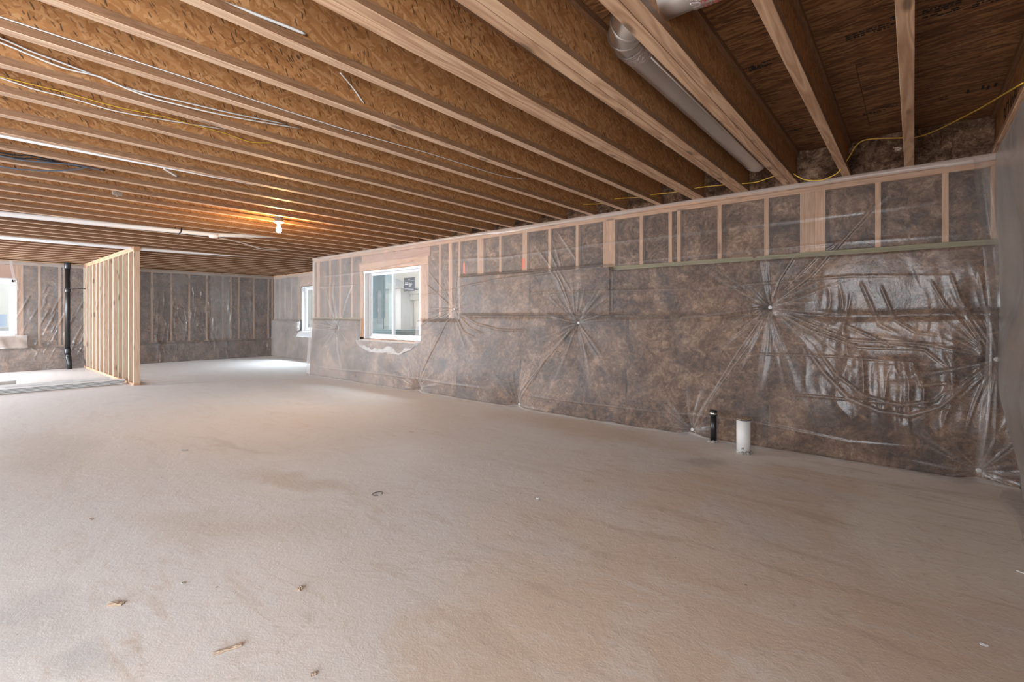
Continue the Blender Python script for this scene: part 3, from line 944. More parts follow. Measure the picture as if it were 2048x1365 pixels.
def pleats(U, Z, cu, cz, seed, amp=0.013, reach=0.42):
    rs = np.random.RandomState(seed)
    du, dz = U - cu, Z - cz
    d = np.hypot(du, dz); phi = np.arctan2(dz, du)
    v = np.zeros_like(U)
    for _ in range(38):
        p0 = rs.uniform(-math.pi, math.pi); wd = rs.uniform(0.015, 0.05); ln = reach * rs.uniform(0.25, 1.5); a = rs.uniform(0.3, 1.0)
        bend = rs.uniform(-0.25, 0.25)
        dphi = np.angle(np.exp(1j * (phi - p0 - bend * d)))
        width = np.maximum(wd, 0.006 / np.maximum(d, 0.01))
        v = np.maximum(v, a * np.exp(-(dphi / width) ** 2) * np.exp(-(d / ln) ** 2))
    return amp * v * sstep(0.0, 0.06, d)

def P(x, y): 
    p = onY(x, y, W - 0.05); return (p[0], p[2])

CREASES = [  # (points, width, height)
    ([CIN[2], P(1118, 560), P(1062, 486)], 0.012, 0.022), ([CIN[2], P(1130, 575), P(1085, 480)], 0.012, 0.02), ([P(1150, 590), P(1120, 540), P(1100, 470)], 0.01, 0.014),
    ([P(1150, 520), P(1110, 460)], 0.012, 0.014),
    ([CIN[2], P(1095, 720), P(1050, 780), CFL[1]], 0.012, 0.02), ([CIN[2], P(1105, 700), P(1065, 775)], 0.01, 0.014), ([CFL[1], P(1085, 735)], 0.01, 0.014),
    ([CIN[3], P(1480, 700), P(1420, 800), CFL[2]], 0.010, 0.022), ([CIN[3], P(1500, 690), P(1440, 775), P(1400, 835)], 0.008, 0.016),
    ([CIN[3], P(1620, 555), P(1740, 420), P(1800, 370)], 0.012, 0.022), ([CIN[3], P(1560, 560), P(1592, 510), P(1625, 480)], 0.012, 0.022),
    ([P(1560, 590), P(1650, 500), P(1700, 470)], 0.008, 0.014),
    ([CIN[3], P(1620, 660), P(1720, 695), P(1860, 700)], 0.008, 0.02), ([CIN[3], P(1600, 640), P(1700, 680), P(1900, 690)], 0.01, 0.018),
    ([CIN[3], P(1460, 625), P(1340, 640), P(1180, 642)], 0.008, 0.012),
    ([CIN[1], P(870, 700), P(850, 745), CFL[0]], 0.016, 0.025), ([CIN[1], P(850, 570), P(845, 520)], 0.014, 0.018), ([CIN[1], P(890, 590), P(850, 540)], 0.012, 0.014),
    ([CIN[1], P(955, 648), P(1000, 660), P(1060, 662)], 0.012, 0.018), ([CIN[1], P(930, 665), P(960, 680)], 0.012, 0.016), ([CIN[1], P(940, 655), P(975, 672)], 0.012, 0.016),
    ([CIN[1], P(860, 640), P(840, 655)], 0.014, 0.02), ([CIN[0], P(662, 590), P(666, 545)], 0.016, 0.016), ([CIN[0], P(690, 600), P(705, 560)], 0.016, 0.016), ([CIN[0], P(640, 648), P(622, 650)], 0.016, 0.016),
    # long slack loops between the fasteners at the right-hand end
    ([P(1610, 690), P(1650, 745), P(1700, 795), P(1760, 820), P(1820, 828), P(1880, 812), P(1925, 775), P(1942, 745)], 0.02, 0.022),
    ([P(1630, 690), P(1670, 745), P(1730, 790), P(1800, 808), P(1870, 800), P(1915, 760)], 0.016, 0.014),
    ([P(1760, 570), P(1790, 640), P(1830, 665), P(1880, 672)], 0.016, 0.010), ([P(1860, 560), P(1890, 610), P(1935, 660), P(1965, 700)], 0.012, 0.010),
    ([P(1720, 560), P(1760, 650), P(1800, 670)], 0.02, 0.010), ([P(1900, 545), P(1920, 600), P(1990, 700)], 0.012, 0.016), ([P(1955, 540), P(1970, 610), P(1992, 700)], 0.01, 0.016),
    ([CIN[4], P(1980, 790), P(1970, 860), CFL[3]], 0.012, 0.02), ([CIN[4], P(1990, 800), P(1985, 880), P(1962, 930)], 0.01, 0.016), ([P(1978, 740), P(1950, 800), P(1930, 860)], 0.012, 0.014),
    ([P(1690, 650), P(1780, 690), P(1850, 700), P(1900, 740)], 0.012, 0.016), ([P(1830, 740), P(1840, 770), P(1900, 765)], 0.012, 0.016),
    # machine folds of the film
    ([P(880, 520), P(1000, 515), P(1200, 487), P(1500, 452), P(1980, 388)], 0.005, 0.010), ([P(800, 600), P(1000, 560), P(1300, 520), P(1700, 483), P(1985, 463)], 0.005, 0.010),
    ([P(1000, 588), P(1400, 578), P(1700, 553), P(1960, 552)], 0.005, 0.009), ([P(1480, 707), P(1650, 712), P(1900, 730)], 0.005, 0.010), ([P(1500, 780), P(1700, 797), P(1980, 822)], 0.005, 0.010),
    ([P(1060, 790), P(1330, 822), P(1500, 838), P(1700, 880), P(1935, 900)], 0.005, 0.011), ([P(640, 733), P(780, 748), P(1000, 780)], 0.008, 0.012),
    ([P(632, 555), P(720, 545), P(850, 520)], 0.008, 0.012), ([P(632, 575), P(716, 570)], 0.008, 0.012),
]

def gatherR(U, Z):
    """how strongly the film is gathered into folds, 0..1"""
    v = np.zeros_like(U)
    for i, (cu, cz) in enumerate(CIN): v = np.maximum(v, pleats(U, Z, cu, cz, 100 + i) / 0.013)
    for i, (cu, cz) in enumerate(CFL): v = np.maximum(v, pleats(U, Z, cu, cz, 200 + i, 0.012, 0.28) / 0.012)
    for pts, w, h in CREASES:
        w = max(w * 0.4, 0.004 + 0.0008 * abs(pts[0][0]))
        v = np.maximum(v, seg_crease(U, Z, pts, w, h) / 0.022)
    return v

def filmR(U, Z):
    d = bulgeR(U, Z) + 0.012
    for i, (cu, cz) in enumerate(CIN): d = d + pleats(U, Z, cu, cz, 100 + i)
    for i, (cu, cz) in enumerate(CFL): d = d + pleats(U, Z, cu, cz, 200 + i, 0.012, 0.28)
    for pts, w, h in CREASES:
        w = max(w * 0.5, 0.0045 + 0.0009 * abs(pts[0][0]))
        d = d + seg_crease(U, Z, pts, w, h * 0.6)
    # crinkled slack where the sheet hangs loose by the corner
    slack = sstep(-0.9, -0.3, U) * sstep(1.75, 1.45, Z) * sstep(0.15, 0.5, Z)
    bow = U + 0.10 * fbm(U, Z, 1.5, 2, 79)
    bow = bow + 0.25 * (Z - 1.0) * np.clip(U + 0.3, -0.5, 0.5)
    ridge = 1 - np.abs(fbm(bow, Z * 0.22, 6.5, 3, 77))
    patch = sstep(-0.05, 0.35, fbm(U, Z, 2.1, 2, 81)) * 0.85 + 0.15
    d = d + slack * (0.012 * patch * np.clip(ridge, 0, 1) ** 3 + 0.012 * np.maximum(0, fbm(bow, Z * 0.35, 3.2, 3, 78))) + 0.003 * fbm(U, Z, 2.5, 3, 12)
    return d

us = [XE + 0.09]
while us[-1] > XJ - 0.02:
    us.append(us[-1] - (0.0062 + 0.0011 * abs(us[-1])))
us = np.array(us[::-1])
zs = np.concatenate([np.arange(0.012, 1.9, 0.0085), np.arange(1.9, H - 0.03, 0.014)])
hole1 = lambda U, Z: (U > WIN1[0] - 0.015 + 0.01 * np.sin(Z * 9)) & (U < WIN1[1] + 0.02 * np.sin(Z * 6)) & (Z > 0.765) & (Z < 2.0)
film = empty('plastic_sheet', (0, W, 0))
tag(film, 'clear plastic vapor barrier stretched over the long wall with the near window', 'plastic sheet')
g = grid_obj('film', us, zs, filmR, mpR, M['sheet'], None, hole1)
g.location = (0, -W, 0); g.parent = film
_U, _Z = np.meshgrid(us, zs, indexing='ij')
at = g.data.attributes.new('gather', 'FLOAT', 'POINT')
at.data.foreach_set('value', gatherR(_U, _Z).astype(np.float32).ravel())
# skirt of the film spreading over the slab
vs = np.linspace(0, 1, 9)
UU, VV = np.meshgrid(us[::2], vs, indexing='ij')
d0 = filmR(UU, np.full_like(UU, 0.012))
lift = np.zeros_like(UU)
for (cu, cz) in CFL: lift = lift + np.exp(-((UU - cu) / 0.09) ** 2)
spread = 0.035 + 0.03 * np.abs(fbm(UU, UU * 0, 1.1, 3, 31)) + 0.09 * sstep(-0.2, 0.3, UU) * (1 - sstep(0.36, 0.46, UU))
D = d0 + spread * VV * (1 - 0.5 * lift) 
ZZ = 0.012 - 0.008 * VV + 0.014 * lift * np.sin(np.pi * np.minimum(1, VV * 1.2)) + 0.012 * np.sin(VV * math.pi) * (0.4 + np.abs(fbm(UU, VV * 0.2, 3, 3, 8)))
Pp = mpR(UU, D, ZZ)
sk = mesh_np('hem', np.stack([Pp[0], Pp[1] - W, Pp[2]], -1).reshape(-1, 3), grid_faces(UU.shape[0], UU.shape[1]), M['hem'], film, True)
# film folded back over the top plate
vs = np.linspace(0, 1, 8)
UU, VV = np.meshgrid(us[::2], vs, indexing='ij')
drop = 0.035 + 0.02 * fbm(UU, UU * 0, 0.9, 3, 55) + 0.035 * np.exp(-((UU + 4.1) / 0.7) ** 2)
ZZ = H - 0.0015 - np.clip(drop, 0.006, 0.1) * VV
D = 0.013 + 0.008 * np.sin(VV * math.pi) + 0.008 * np.exp(-((UU + 4.1) / 0.8) ** 2) * VV
Pp = mpR(UU, D, ZZ)
mesh_np('hem', np.stack([Pp[0], Pp[1] - W, Pp[2]], -1).reshape(-1, 3), grid_faces(UU.shape[0], UU.shape[1]), M['hem'], film, True)
for (cu, cz) in CIN[1:] + [CFL[3], CFL[2], CFL[1]]:
    dd = float(filmR(np.array([[cu]]), np.array([[cz]]))[0, 0])
    mb = MB().lathe([(0.0, 0.0), (0.016, 0.0), (0.017, 0.002), (0.012, 0.004), (0.009, 0.0025), (0.005, 0.0045), (0.0, 0.005)][::-1], (0, 0, 0), 16)
    o = mb.build('fastener_washer', M['zinc_washer'], film, True)
    o.rotation_euler = (math.radians(90), 0, 0)
    o.location = (cu - film.location.x, -dd - 0.004, cz)

# ------------------------------------------------------------------ windows
def sliding_window(name, mp, rect, d_in, label, meeting, dusty_first=True):
    u0, u1, z0, z1 = rect
    w = empty(name, mp((u0 + u1) / 2, d_in, z0)); tag(w, label, kind='structure')
    inv = Vector(w.location)
    def part(nm, boxes, mat, parent=w):
        mb = MB()
        for b in boxes:
            bb = boxmap(mp, *b); mb.box(bb[0] - inv.x, bb[1] - inv.x, bb[2] - inv.y, bb[3] - inv.y, bb[4] - inv.z, bb[5] - inv.z)
        return mb.build(nm, mat, parent)
    f = 0.045; a, b = d_in - 0.055, d_in
    part('frame', [(u0, u1, a, b, z0, z0 + f), (u0, u1, a, b, z1 - f, z1), (u0, u0 + f, a, b, z0 + f, z1 - f), (u1 - f, u1, a, b, z0 + f, z1 - f)], M['vinyl'])
    s = 0.038
    # fixed sash and sliding sash, the sliding one nearer the room
    for (x0, x1, da, db, mat) in ((u0 + f, meeting + s / 2, d_in - 0.05, d_in - 0.03, M['pane_dusty'] if dusty_first else M['pane']), (meeting - s / 2, u1 - f, d_in - 0.024, d_in - 0.004, M['pane'])):
        sh = part('sash', [(x0, x1, da, db, z0 + f, z0 + f + s), (x0, x1, da, db, z1 - f - s, z1 - f), (x0, x0 + s, da, db, z0 + f + s, z1 - f - s), (x1 - s, x1, da, db, z0 + f + s, z1 - f - s)], M['vinyl'])
        part('pane', [(x0 + s, x1 - s, (da + db) / 2 - 0.002, (da + db) / 2 + 0.002, z0 + f + s, z1 - f - s)], mat, sh)
    return w, part

w1, part1 = sliding_window('window_1', mpR, WIN1, -0.075, 'white sliding window in the long wall', -6.83)
# foam squeezed round the frame
mb = MB()
rs = np.random.RandomState(3)
def foam(pts, r):
    q = crom(pts, 4); mb.tube(q, [r * rs.uniform(0.5, 1.25) for _ in q], 7)
ev = Vector(w1.location)
for (a, b) in (((WIN1[1] - 0.005, 0.85), (WIN1[1] - 0.005, 1.97)), ((WIN1[0] + 0.005, 0.78), (WIN1[0] + 0.005, 1.15))):
    n = 12
    foam([(a[0] - ev.x + rs.uniform(-.006, .006), W + 0.04 - ev.y, a[1] + (b[1] - a[1]) * i / n - ev.z) for i in range(n + 1)], 0.02)
foam([(WIN1[0] + (WIN1[1] - WIN1[0]) * i / 12 - ev.x, W + 0.05 - ev.y, WIN1[3] - 0.008 + rs.uniform(-.004, .004) - ev.z) for i in range(13)], 0.014)
mb.build('foam_seal', M['foam'], w1, True)
part1('stop_trim', [(WIN1[0] - 0.02, WIN1[1] + 0.02, -0.03, 0.004, WIN1[3] - 0.045, WIN1[3] - 0.004), (WIN1[0] - 0.01, WIN1[0] + 0.02, -0.07, 0.002, WIN1[2], WIN1[3] - 0.04), (WIN1[1] - 0.025, WIN1[1] + 0.008, -0.07, 0.002, WIN1[2] + 0.1, WIN1[3])], M['vinyl'])

# film lapped over the sill
us_ = np.linspace(WIN1[0] - 0.08, WIN1[1] + 0.02, 60); vs_ = np.linspace(0, 1, 22)
UU, VV = np.meshgrid(us_, vs_, indexing='ij')
uu = (UU - us_[0]) / (us_[-1] - us_[0])
ed = np.minimum(uu, 1 - uu)
dep = -0.07 + VV * 0.19 + 0.012 * fbm(UU, VV, 5, 3, 14)
zz = 0.772 - 0.20 * sstep(0.25, 1.0, VV) * np.sqrt(np.clip(ed * 4, 0, 1)) - 0.02 * VV + 0.012 * fbm(UU, VV, 6, 3, 15) + 0.02 * np.exp(-((uu - 0.55) / 0.05) ** 2) * VV
lap = mesh_np('plastic_sheet', np.stack([UU, W - dep, zz], -1).reshape(-1, 3), grid_faces(60, 22), M['lap'], None, True)
tag(lap, 'white bunched plastic lapped over the sill of the near window', 'plastic sheet')

# energy label on the sliding pane
def pane_rect(mp, d, x0, x1, z0, z1, depth=0.0015):
    return boxmap(mp, x0, x1, d, d + depth, z0, z1)
d_l = -0.087
def PW(x, y): 
    p = onY(x, y, W - d_l); return p[0], p[2]
sx0, sz1 = PW(808, 556.5); sx1, sz0 = PW(829.5, 582)
st = empty('window_label', (sx0, W - d_l, sz0)); tag(st, 'dark printed label stuck on the right pane of the near window', 'label')
def loc_box(o, b): return (b[0] - o.location.x, b[1] - o.location.x, b[2] - o.location.y, b[3] - o.location.y, b[4] - o.location.z, b[5] - o.location.z)
MB().box(*loc_box(st, pane_rect(mpR, d_l, sx0, sx1, sz0, sz1))).build('backing', M['sticker'], st)
mb = MB()
sw, shh = sx1 - sx0, sz1 - sz0
for (a, b, c, d) in ((.05, .95, .76, .775), (.1, .42, .60, .66), (.1, .42, .50, .56), (.46, .78, .56, .60), (.46, .78, .48, .52), (.46, .7, .36, .41), (.06, .95, .18, .22), (.06, .9, .08, .11), (.4, .6, .86, .9)):
    mb.box(*loc_box(st, pane_rect(mpR, d_l + 0.0016, sx0 + a * sw, sx0 + b * sw, sz0 + c * shh, sz0 + d * shh, 0.0006)))
mb.build('printed_lines', M['sticker_line'], st)
p0 = PW(814, 554.5); p1 = PW(825, 550)
lt = MB().tube([(p0[0], W - d_l - 0.004, p0[1]), (p1[0], W - d_l - 0.004, p1[1])], 0.008, 8).build('sash_pull', M['sticker'], st)

# ------------------------------------------------------------------ far wall and recess
mpF = lambda u, d, z: (XF + d, u, z)
WIN2 = (-0.62, 0.985, 0.778, 1.944)
FILL_OPENING = (-3.5, -2.1, 0.05, 2.16)  # opening added in the unseen part of the far wall for fill light
wf = sheathing('wall_back', mpF, YL, YR + 0.15, 0, DECK, [WIN2, FILL_OPENING], M['sheath'])
tag(wf, 'far insulated wall beyond the stud partition', kind='structure')
studsF = [1.012, 1.05, 1.088, 1.355, 1.68, 1.756, 2.15, 2.55, 2.96, 3.365, 3.776, 4.174, 4.581, 4.971, 5.173, 5.38, 5.781, 6.186, 6.30, -0.65, -0.69, -1.1, -1.5, -1.9, -2.08, -3.52]
baseF = lambda u: 0.53
framing(wf, mpF, YL, YR, studsF, baseF, [], M['plate_y'], 'Y')
MB().bbox(*boxmap(mpF, -0.65, 1.03, -0.139, -0.001, 1.975, 2.26)).build('header', M['header'], wf)
MB().bbox(*boxmap(mpF, -1.0, YR, -0.139, -0.02, 0.492, 0.53)).build('sill_plate', M['plate_y'], wf)
cavity_batts(wf, mpF, YL, YR, studsF, baseF, [(-0.65, 1.03), (-3.52, -2.08)], 2)

def bulgeF(U, Z):
    return (0.07 + 0.04 * sstep(0.4, 0.0, Z) + 0.015 * fbm(U, Z, 1.6, 3, 5)) * (1 - sstep(0.46, 0.55, Z))
for a, b in ((-1.0, 0.6), (0.6, 2.4), (2.4, 4.3), (4.3, YR)):
    blanket(wf, mpF, a, b, 0, 0.50, bulgeF, 70 + int(a * 3), res=0.04)

rsF = np.random.RandomState(9)
FCR = []
for _ in range(120):
    u = rsF.uniform(3.4, 6.2); z = rsF.uniform(0.7, 2.05); L = rsF.uniform(0.2, 0.9)
    FCR.append(([(u, z), (u + rsF.uniform(-.05, .12), z - L * 0.5), (u + rsF.uniform(-.08, .2), z - L)], 0.011, rsF.uniform(0.005, 0.013)))
for _ in range(40):
    u = rsF.uniform(0.9, 2.2); z = rsF.uniform(0.5, 1.9); L = rsF.uniform(0.15, 0.5)
    FCR.append(([(u, z), (u - 0.4 * L, z - L)], 0.011, rsF.uniform(0.005, 0.013)))
for _ in range(40):
    u = rsF.uniform(0.5, 6.2); z = rsF.uniform(0.1, 0.55); L = rsF.uniform(0.1, 0.35)
    FCR.append(([(u, z), (u + rsF.uniform(-.25, .25), z - L)], 0.011, rsF.uniform(0.005, 0.013)))

def filmF(U, Z):
    d = bulgeF(U, Z) + 0.014 + 0.012 * np.maximum(0, fbm(U, Z * 0.5, 2.5, 3, 21)) * sstep(2.2, 1.9, Z)
    for pts, w, h in FCR: d = d + seg_crease(U, Z, pts, w, h)
    return d
hole2 = lambda U, Z: (U > WIN2[0]) & (U < WIN2[1] + 0.01 * np.sin(Z * 20)) & (Z > WIN2[2]) & (Z < WIN2[3]) | (U > FILL_OPENING[0]) & (U < FILL_OPENING[1]) & (Z < FILL_OPENING[3])
g = grid_obj('plastic_sheet', np.arange(-1.03, YR, 0.0125), np.arange(0.01, H - 0.02, 0.0125), filmF, mpF, M['sheet_far'], None, hole2)
tag(g, 'clear creased plastic over the far wall behind the stud partition', 'plastic sheet')
us_ = np.arange(-1.0, YR, 0.04); vs_ = np.linspace(0, 1, 5)
UU, VV = np.meshgrid(us_, vs_, indexing='ij')
dr = 0.05 + 0.02 * fbm(UU, UU * 0, 1.1, 3, 41)
Pp = mpF(UU, 0.022 + 0.01 * VV, H - 0.03 - dr * VV)
hm = mesh_np('hem', np.stack(Pp, -1).reshape(-1, 3), grid_faces(len(us_), 5), M['hem'], g, True)
# wide lapped strip where two sheets of film meet
us_ = np.linspace(4.66, 5.18, 27); zs_ = np.arange(0.55, H - 0.04, 0.03)
grid_obj('lapped_strip', us_, zs_, lambda U, Z: filmF(U, Z) + 0.012 + 0.006 * fbm(U, Z, 8, 2, 2), mpF, M['sheet_far'], g)
w2, part2 = sliding_window('window_2', mpF, WIN2, -0.06, 'white window at the left of the far wall', 0.18, False)
part2('stop_trim', [(WIN2[0], WIN2[1] + 0.01, -0.05, 0.012, WIN2[3] - 0.05, WIN2[3] + 0.03), (WIN2[1] - 0.05, WIN2[1] + 0.03, -0.05, 0.012, WIN2[2] - 0.02, WIN2[3]), (WIN2[0], WIN2[1], -0.05, 0.02, WIN2[2] - 0.03, WIN2[2] + 0.02)], M['vinyl'])
p0 = onX(-2, 629, XF - 0.07); p1 = onX(13, 654, XF - 0.07)
st2 = MB().box(XF - 0.0705, XF - 0.069, p0[1], p1[1], p1[2], p0[2]).build('window_label', M['sticker_blue'])
tag(st2, 'blue-grey printed label on the window at the far left', 'label')
# drape under that window
us_ = np.linspace(-0.5, 1.16, 50); zs_ = np.linspace(0.50, 0.765, 14)
dr = grid_obj('plastic_sheet', us_, zs_, lambda U, Z: 0.05 + 0.10 * sstep(0.77, 0.5, Z) + 0.03 * np.abs(fbm(U * 2.2 + Z, Z * 0.5, 3, 3, 61)), mpF, M['hem'], None)
tag(dr, 'grey slack plastic draped below the far left window', 'plastic sheet')
us_ = np.linspace(0, 1, 10); vs_ = np.linspace(0, 1, 3)
pa, pb, pc = onX(21, 521, XF + 0.05), onX(27, 552, XF + 0.05), onX(35, 580, XF + 0.06)
tp = MB()
q = crom([pa, pb, pc], 5)
for a, b in zip(q[:-1], q[1:]):
    tp.poly([(a[0], a[1] - 0.022, a[2]), (a[0], a[1] + 0.022, a[2]), (b[0], b[1] + 0.022, b[2]), (b[0], b[1] - 0.022, b[2])])
tpo = tp.build('flashing_tape', M['hem'])
tag(tpo, 'pale strip of tape hanging slantwise beside the far left window', 'tape')

mpC = lambda u, d, z: (u, YR - d, z)
WIN3 = (-12.85, -11.3, 0.775, 1.975)
wc = sheathing('wall_recess', mpC, XF - 0.1, XJ + 0.1, 0, DECK, [WIN3], M['sheath'])
tag(wc, 'recessed wall at the far right corner with a bright window', kind='structure')
studsC = [-14.5, -14.2, -13.859, -13.46, -13.046, -12.97, -12.90, -11.24, -10.9, -10.5, -10.1, -9.7]
framing(wc, mpC, XF, XJ, studsC, lambda u: 1.066, [], M['plate_x'], 'X')
MB().bbox(*boxmap(mpC, -12.95, -11.2, -0.139, 0.001, 1.99, 2.13)).build('header', M['plate_x'], wc)
MB().bbox(*boxmap(mpC, -12.93, -11.2, -0.139, -0.02, 2.132, 2.265)).build('header', M['header'], wc)
cavity_batts(wc, mpC, XF, XJ, studsC, lambda u: 1.066, [(-12.9, -11.24)], 4)
def bulgeC(U, Z):
    cut = (U > -12.95) & (U < -11.2)
    T = np.where(cut, 0.74, 1.05)
    return (0.06 + 0.05 * sstep(0.9, 0.0, Z) + 0.012 * fbm(U, Z, 1.6, 3, 5)) * (1 - sstep(-0.04, 0.04, Z - T))
blanket(wc, mpC, XF + 0.05, -12.95, 0, 1.05, bulgeC, 90, res=0.04)
blanket(wc, mpC, -12.95, -11.2, 0, 0.74, bulgeC, 91, res=0.04)
blanket(wc, mpC, -11.2, XJ, 0, 1.05, bulgeC, 92, res=0.04)
hole3 = lambda U, Z: (U > WIN3[0] - 0.02) & (U < WIN3[1]) & (Z > WIN3[2] - 0.02) & (Z < WIN3[3])
def filmC(U, Z):
    d = bulgeC(U, Z) + 0.014 + 0.006 * fbm(U, Z, 3, 3, 8)
    return d + pleats(U, Z, -13.7, 1.02, 301, 0.02, 0.5)
g = grid_obj('plastic_sheet', np.arange(XF + 0.03, XJ, 0.025), np.arange(0.01, H - 0.02, 0.025), filmC, mpC, M['sheet_far'], None, hole3)
tag(g, 'clear plastic over the recessed wall beside the narrow bright window', 'plastic sheet')
w3, part3 = sliding_window('window_3', mpC, WIN3, -0.075, 'white window half hidden by the end of the long wall', -12.1, False)
part3('stop_trim', [(WIN3[0] - 0.02, WIN3[1], -0.05, 0.004, WIN3[3] - 0.03, WIN3[3]), (WIN3[0] - 0.01, WIN3[0] + 0.03, -0.07, 0.004, WIN3[2], WIN3[3])], M['vinyl'])
us_ = np.linspace(WIN3[0] - 0.06, WIN3[1], 30)
UU, VV = np.meshgrid(us_, np.linspace(0, 1, 12), indexing='ij')
lap = mesh_np('plastic_sheet', np.stack([UU, YR + 0.06 - VV * 0.22, 0.77 - 0.16 * sstep(0.4, 1, VV) + 0.01 * fbm(UU, VV, 5, 2, 5)], -1).reshape(-1, 3), grid_faces(30, 12), M['lap'], None, True)
tag(lap, 'white plastic lapped over the sill of the narrow far right window', 'plastic sheet')

# end of the long wall, where the room steps back
wj = MB().box(XJ - 0.012, XJ, W - 0.0, YR + 0.14, 0, DECK).build('wall_jog', M['stucco']); tag(wj, 'end of the long wall where the room widens', kind='structure')
mb = MB().box(XJ - 0.03, XJ - 0.013, W - 0.005, W + 0.14, T_LOW - 0.02, H - PT).build('corner_trim', M['vinyl'], wj)

# ---- wall beside the camera
mpE = lambda u, d, z: (XE - d, u, z)
we = MB().box(XE + 0.13, XE + 0.2, -1.3, W + 0.15, 0, DECK).box(XE + 0.13, XE + 0.2, YL, -3.3, 0, DECK).box(XE + 0.13, XE + 0.2, -3.3, -1.3, 2.15, DECK).build('wall_end', M['concrete']); tag(we, 'short wall beside the camera under hanging plastic', kind='structure')  # door-sized gap added out of view to let the fill light in
for u in np.arange(2.6, W, 0.4064):
    MB().bbox(*boxmap(mpE, u, u + 0.038, -0.129, -0.095, 1.2, H - PT)).build('stud', M['stud_wall'], we)
for z0 in (H - 0.046, H - 0.093):
    MB().bbox(*boxmap(mpE, YL, W - 0.02, -0.128, -0.01, z0, z0 + 0.045)).build('top_plate', M['plate_y'], we)
blanket(we, mpE, 1.6, W - 0.1, 0, 1.2, lambda U, Z: 0.0 * U - 0.10, 120, res=0.04)
for i, u in enumerate(np.arange(2.6, W - 0.4, 0.4064)):
    us_ = np.linspace(u + 0.04, u + 0.405, 12); zs_ = np.linspace(1.18, H - PT, 30)
    grid_obj('insulation_batt', us_, zs_, lambda U, Z: -0.11 + 0.012 * fbm(U, Z, 6, 3, 130 + i), mpE, M['batt'], we)

def filmE(U, Z):
    """slack hanging sheet: belly at the bottom, hollow half way up, hung from the plate"""
    near = sstep(4.9, 4.2, U)
    d = 0.02 + (-0.075) * np.exp(-((Z - 1.45) / 0.45) ** 2) * (0.4 + 0.6 * near) + 0.015 * np.exp(-((Z - 0.8) / 0.3) ** 2) - 0.095 * sstep(0.75, 0.0, Z)
    d = d + 0.02 * np.sin(U * 9 + Z * 1.2 + 1.5 * fbm(U, Z, 1.2, 2, 44)) * sstep(2.3, 1.6, Z) * 0.7
    d = d + 0.012 * fbm(U, Z * 0.5, 3.5, 3, 45)
    return d
fe = grid_obj('plastic_sheet', np.arange(1.2, W - 0.02, 0.02), np.arange(0.01, H + 0.004, 0.02), filmE, mpE, M['sheet_end'], None)
tag(fe, 'hazy plastic hanging loose on the short wall at the right edge', 'plastic sheet')
UU, VV = np.meshgrid(np.arange(1.2, W - 0.25, 0.03), np.linspace(0, 1, 9), indexing='ij')
d0 = filmE(UU, np.full_like(UU, 0.01))
D = d0 + VV * (0.12 + 0.03 * fbm(UU, UU * 0, 0.7, 2, 3))
ZZ = 0.012 + 0.005 * np.sin(VV * math.pi) - 0.008 * VV + 0.003 * fbm(UU, VV, 3, 2, 1)
Pp = mpE(UU, D, np.maximum(ZZ, 0.003))
mesh_np('hem', np.stack(Pp, -1).reshape(-1, 3), grid_faces(UU.shape[0], 9), M['hem'], fe, True)
# doubled edge of film hanging in the corner
us_ = np.linspace(-0.055, 0.03, 12); zs_ = np.arange(0.05, H - 0.02, 0.02)
UU, ZZ = np.meshgrid(us_, zs_, indexing='ij')
cx = XE - 0.05 + 0.035 * np.sin((ZZ - 0.5) * 2.4) + UU
cy = W - 0.05 - bulgeR(np.full_like(UU, 0.3), ZZ) * 0.8 - 0.02 * np.cos(UU * 70 + ZZ * 2) - 0.02 * fbm(UU, ZZ, 2, 2, 71)
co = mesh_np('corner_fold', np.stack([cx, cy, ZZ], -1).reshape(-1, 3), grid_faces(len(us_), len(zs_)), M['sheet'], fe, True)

# ---- left wall, out of sight, with the openings that let the daylight in
mpL = lambda u, d, z: (u, YL + d, z)
OPEN = [(-14.2, -11.9, 0.05, 2.2), (-9.5, -7.3, 0.6, 2.2), (-1.7, 0.0, 0.7, 2.1)]  # the middle opening is added to let in fill light
wl = sheathing('wall_left', mpL, XF - 0.1, XE + 0.2, 0, DECK, OPEN, M['batt'], -0.12, 0.0)
tag(wl, 'wall on the left out of the picture', kind='structure')

# ------------------------------------------------------------------ stud partition
PX0, PY = -10.085, 2.072
sp_ = empty('stud_partition', (PX0, PY, 0)); tag(sp_, 'unfinished partition of bare upright studs standing at the left', 'stud wall', kind='thing')
xs = [-10.085, -10.42, -10.813, -11.192, -11.593, -11.997, -12.402, -12.78, -13.154, -13.519, -13.874, -14.245, -14.52]
end_x = XF + 0.06
MB().bbox(end_x - PX0, 0, 0, 0.089, 0.0, 0.038).build('bottom_plate', M['plate_x'], sp_)
MB().bbox(end_x - PX0, 0, 0, 0.089, H - 0.04, H - 0.001).build('top_plate', M['plate_x'], sp_)
MB().bbox(end_x - PX0, 0, 0, 0.089, H - 0.08, H - 0.042).build('top_plate', M['plate_x'], sp_)
stud_me = None
for x in xs:
    if stud_me is None:
        o = MB().bbox(-0.038, 0, 0, 0.089, 0.038, H - 0.081).build('stud', M['stud_z'], sp_); stud_me = o.data
    else:
        o = link(bpy.data.objects.new('stud', stud_me), sp_)
    o.location = (x - PX0, random.uniform(-0.001, 0.001), 0)

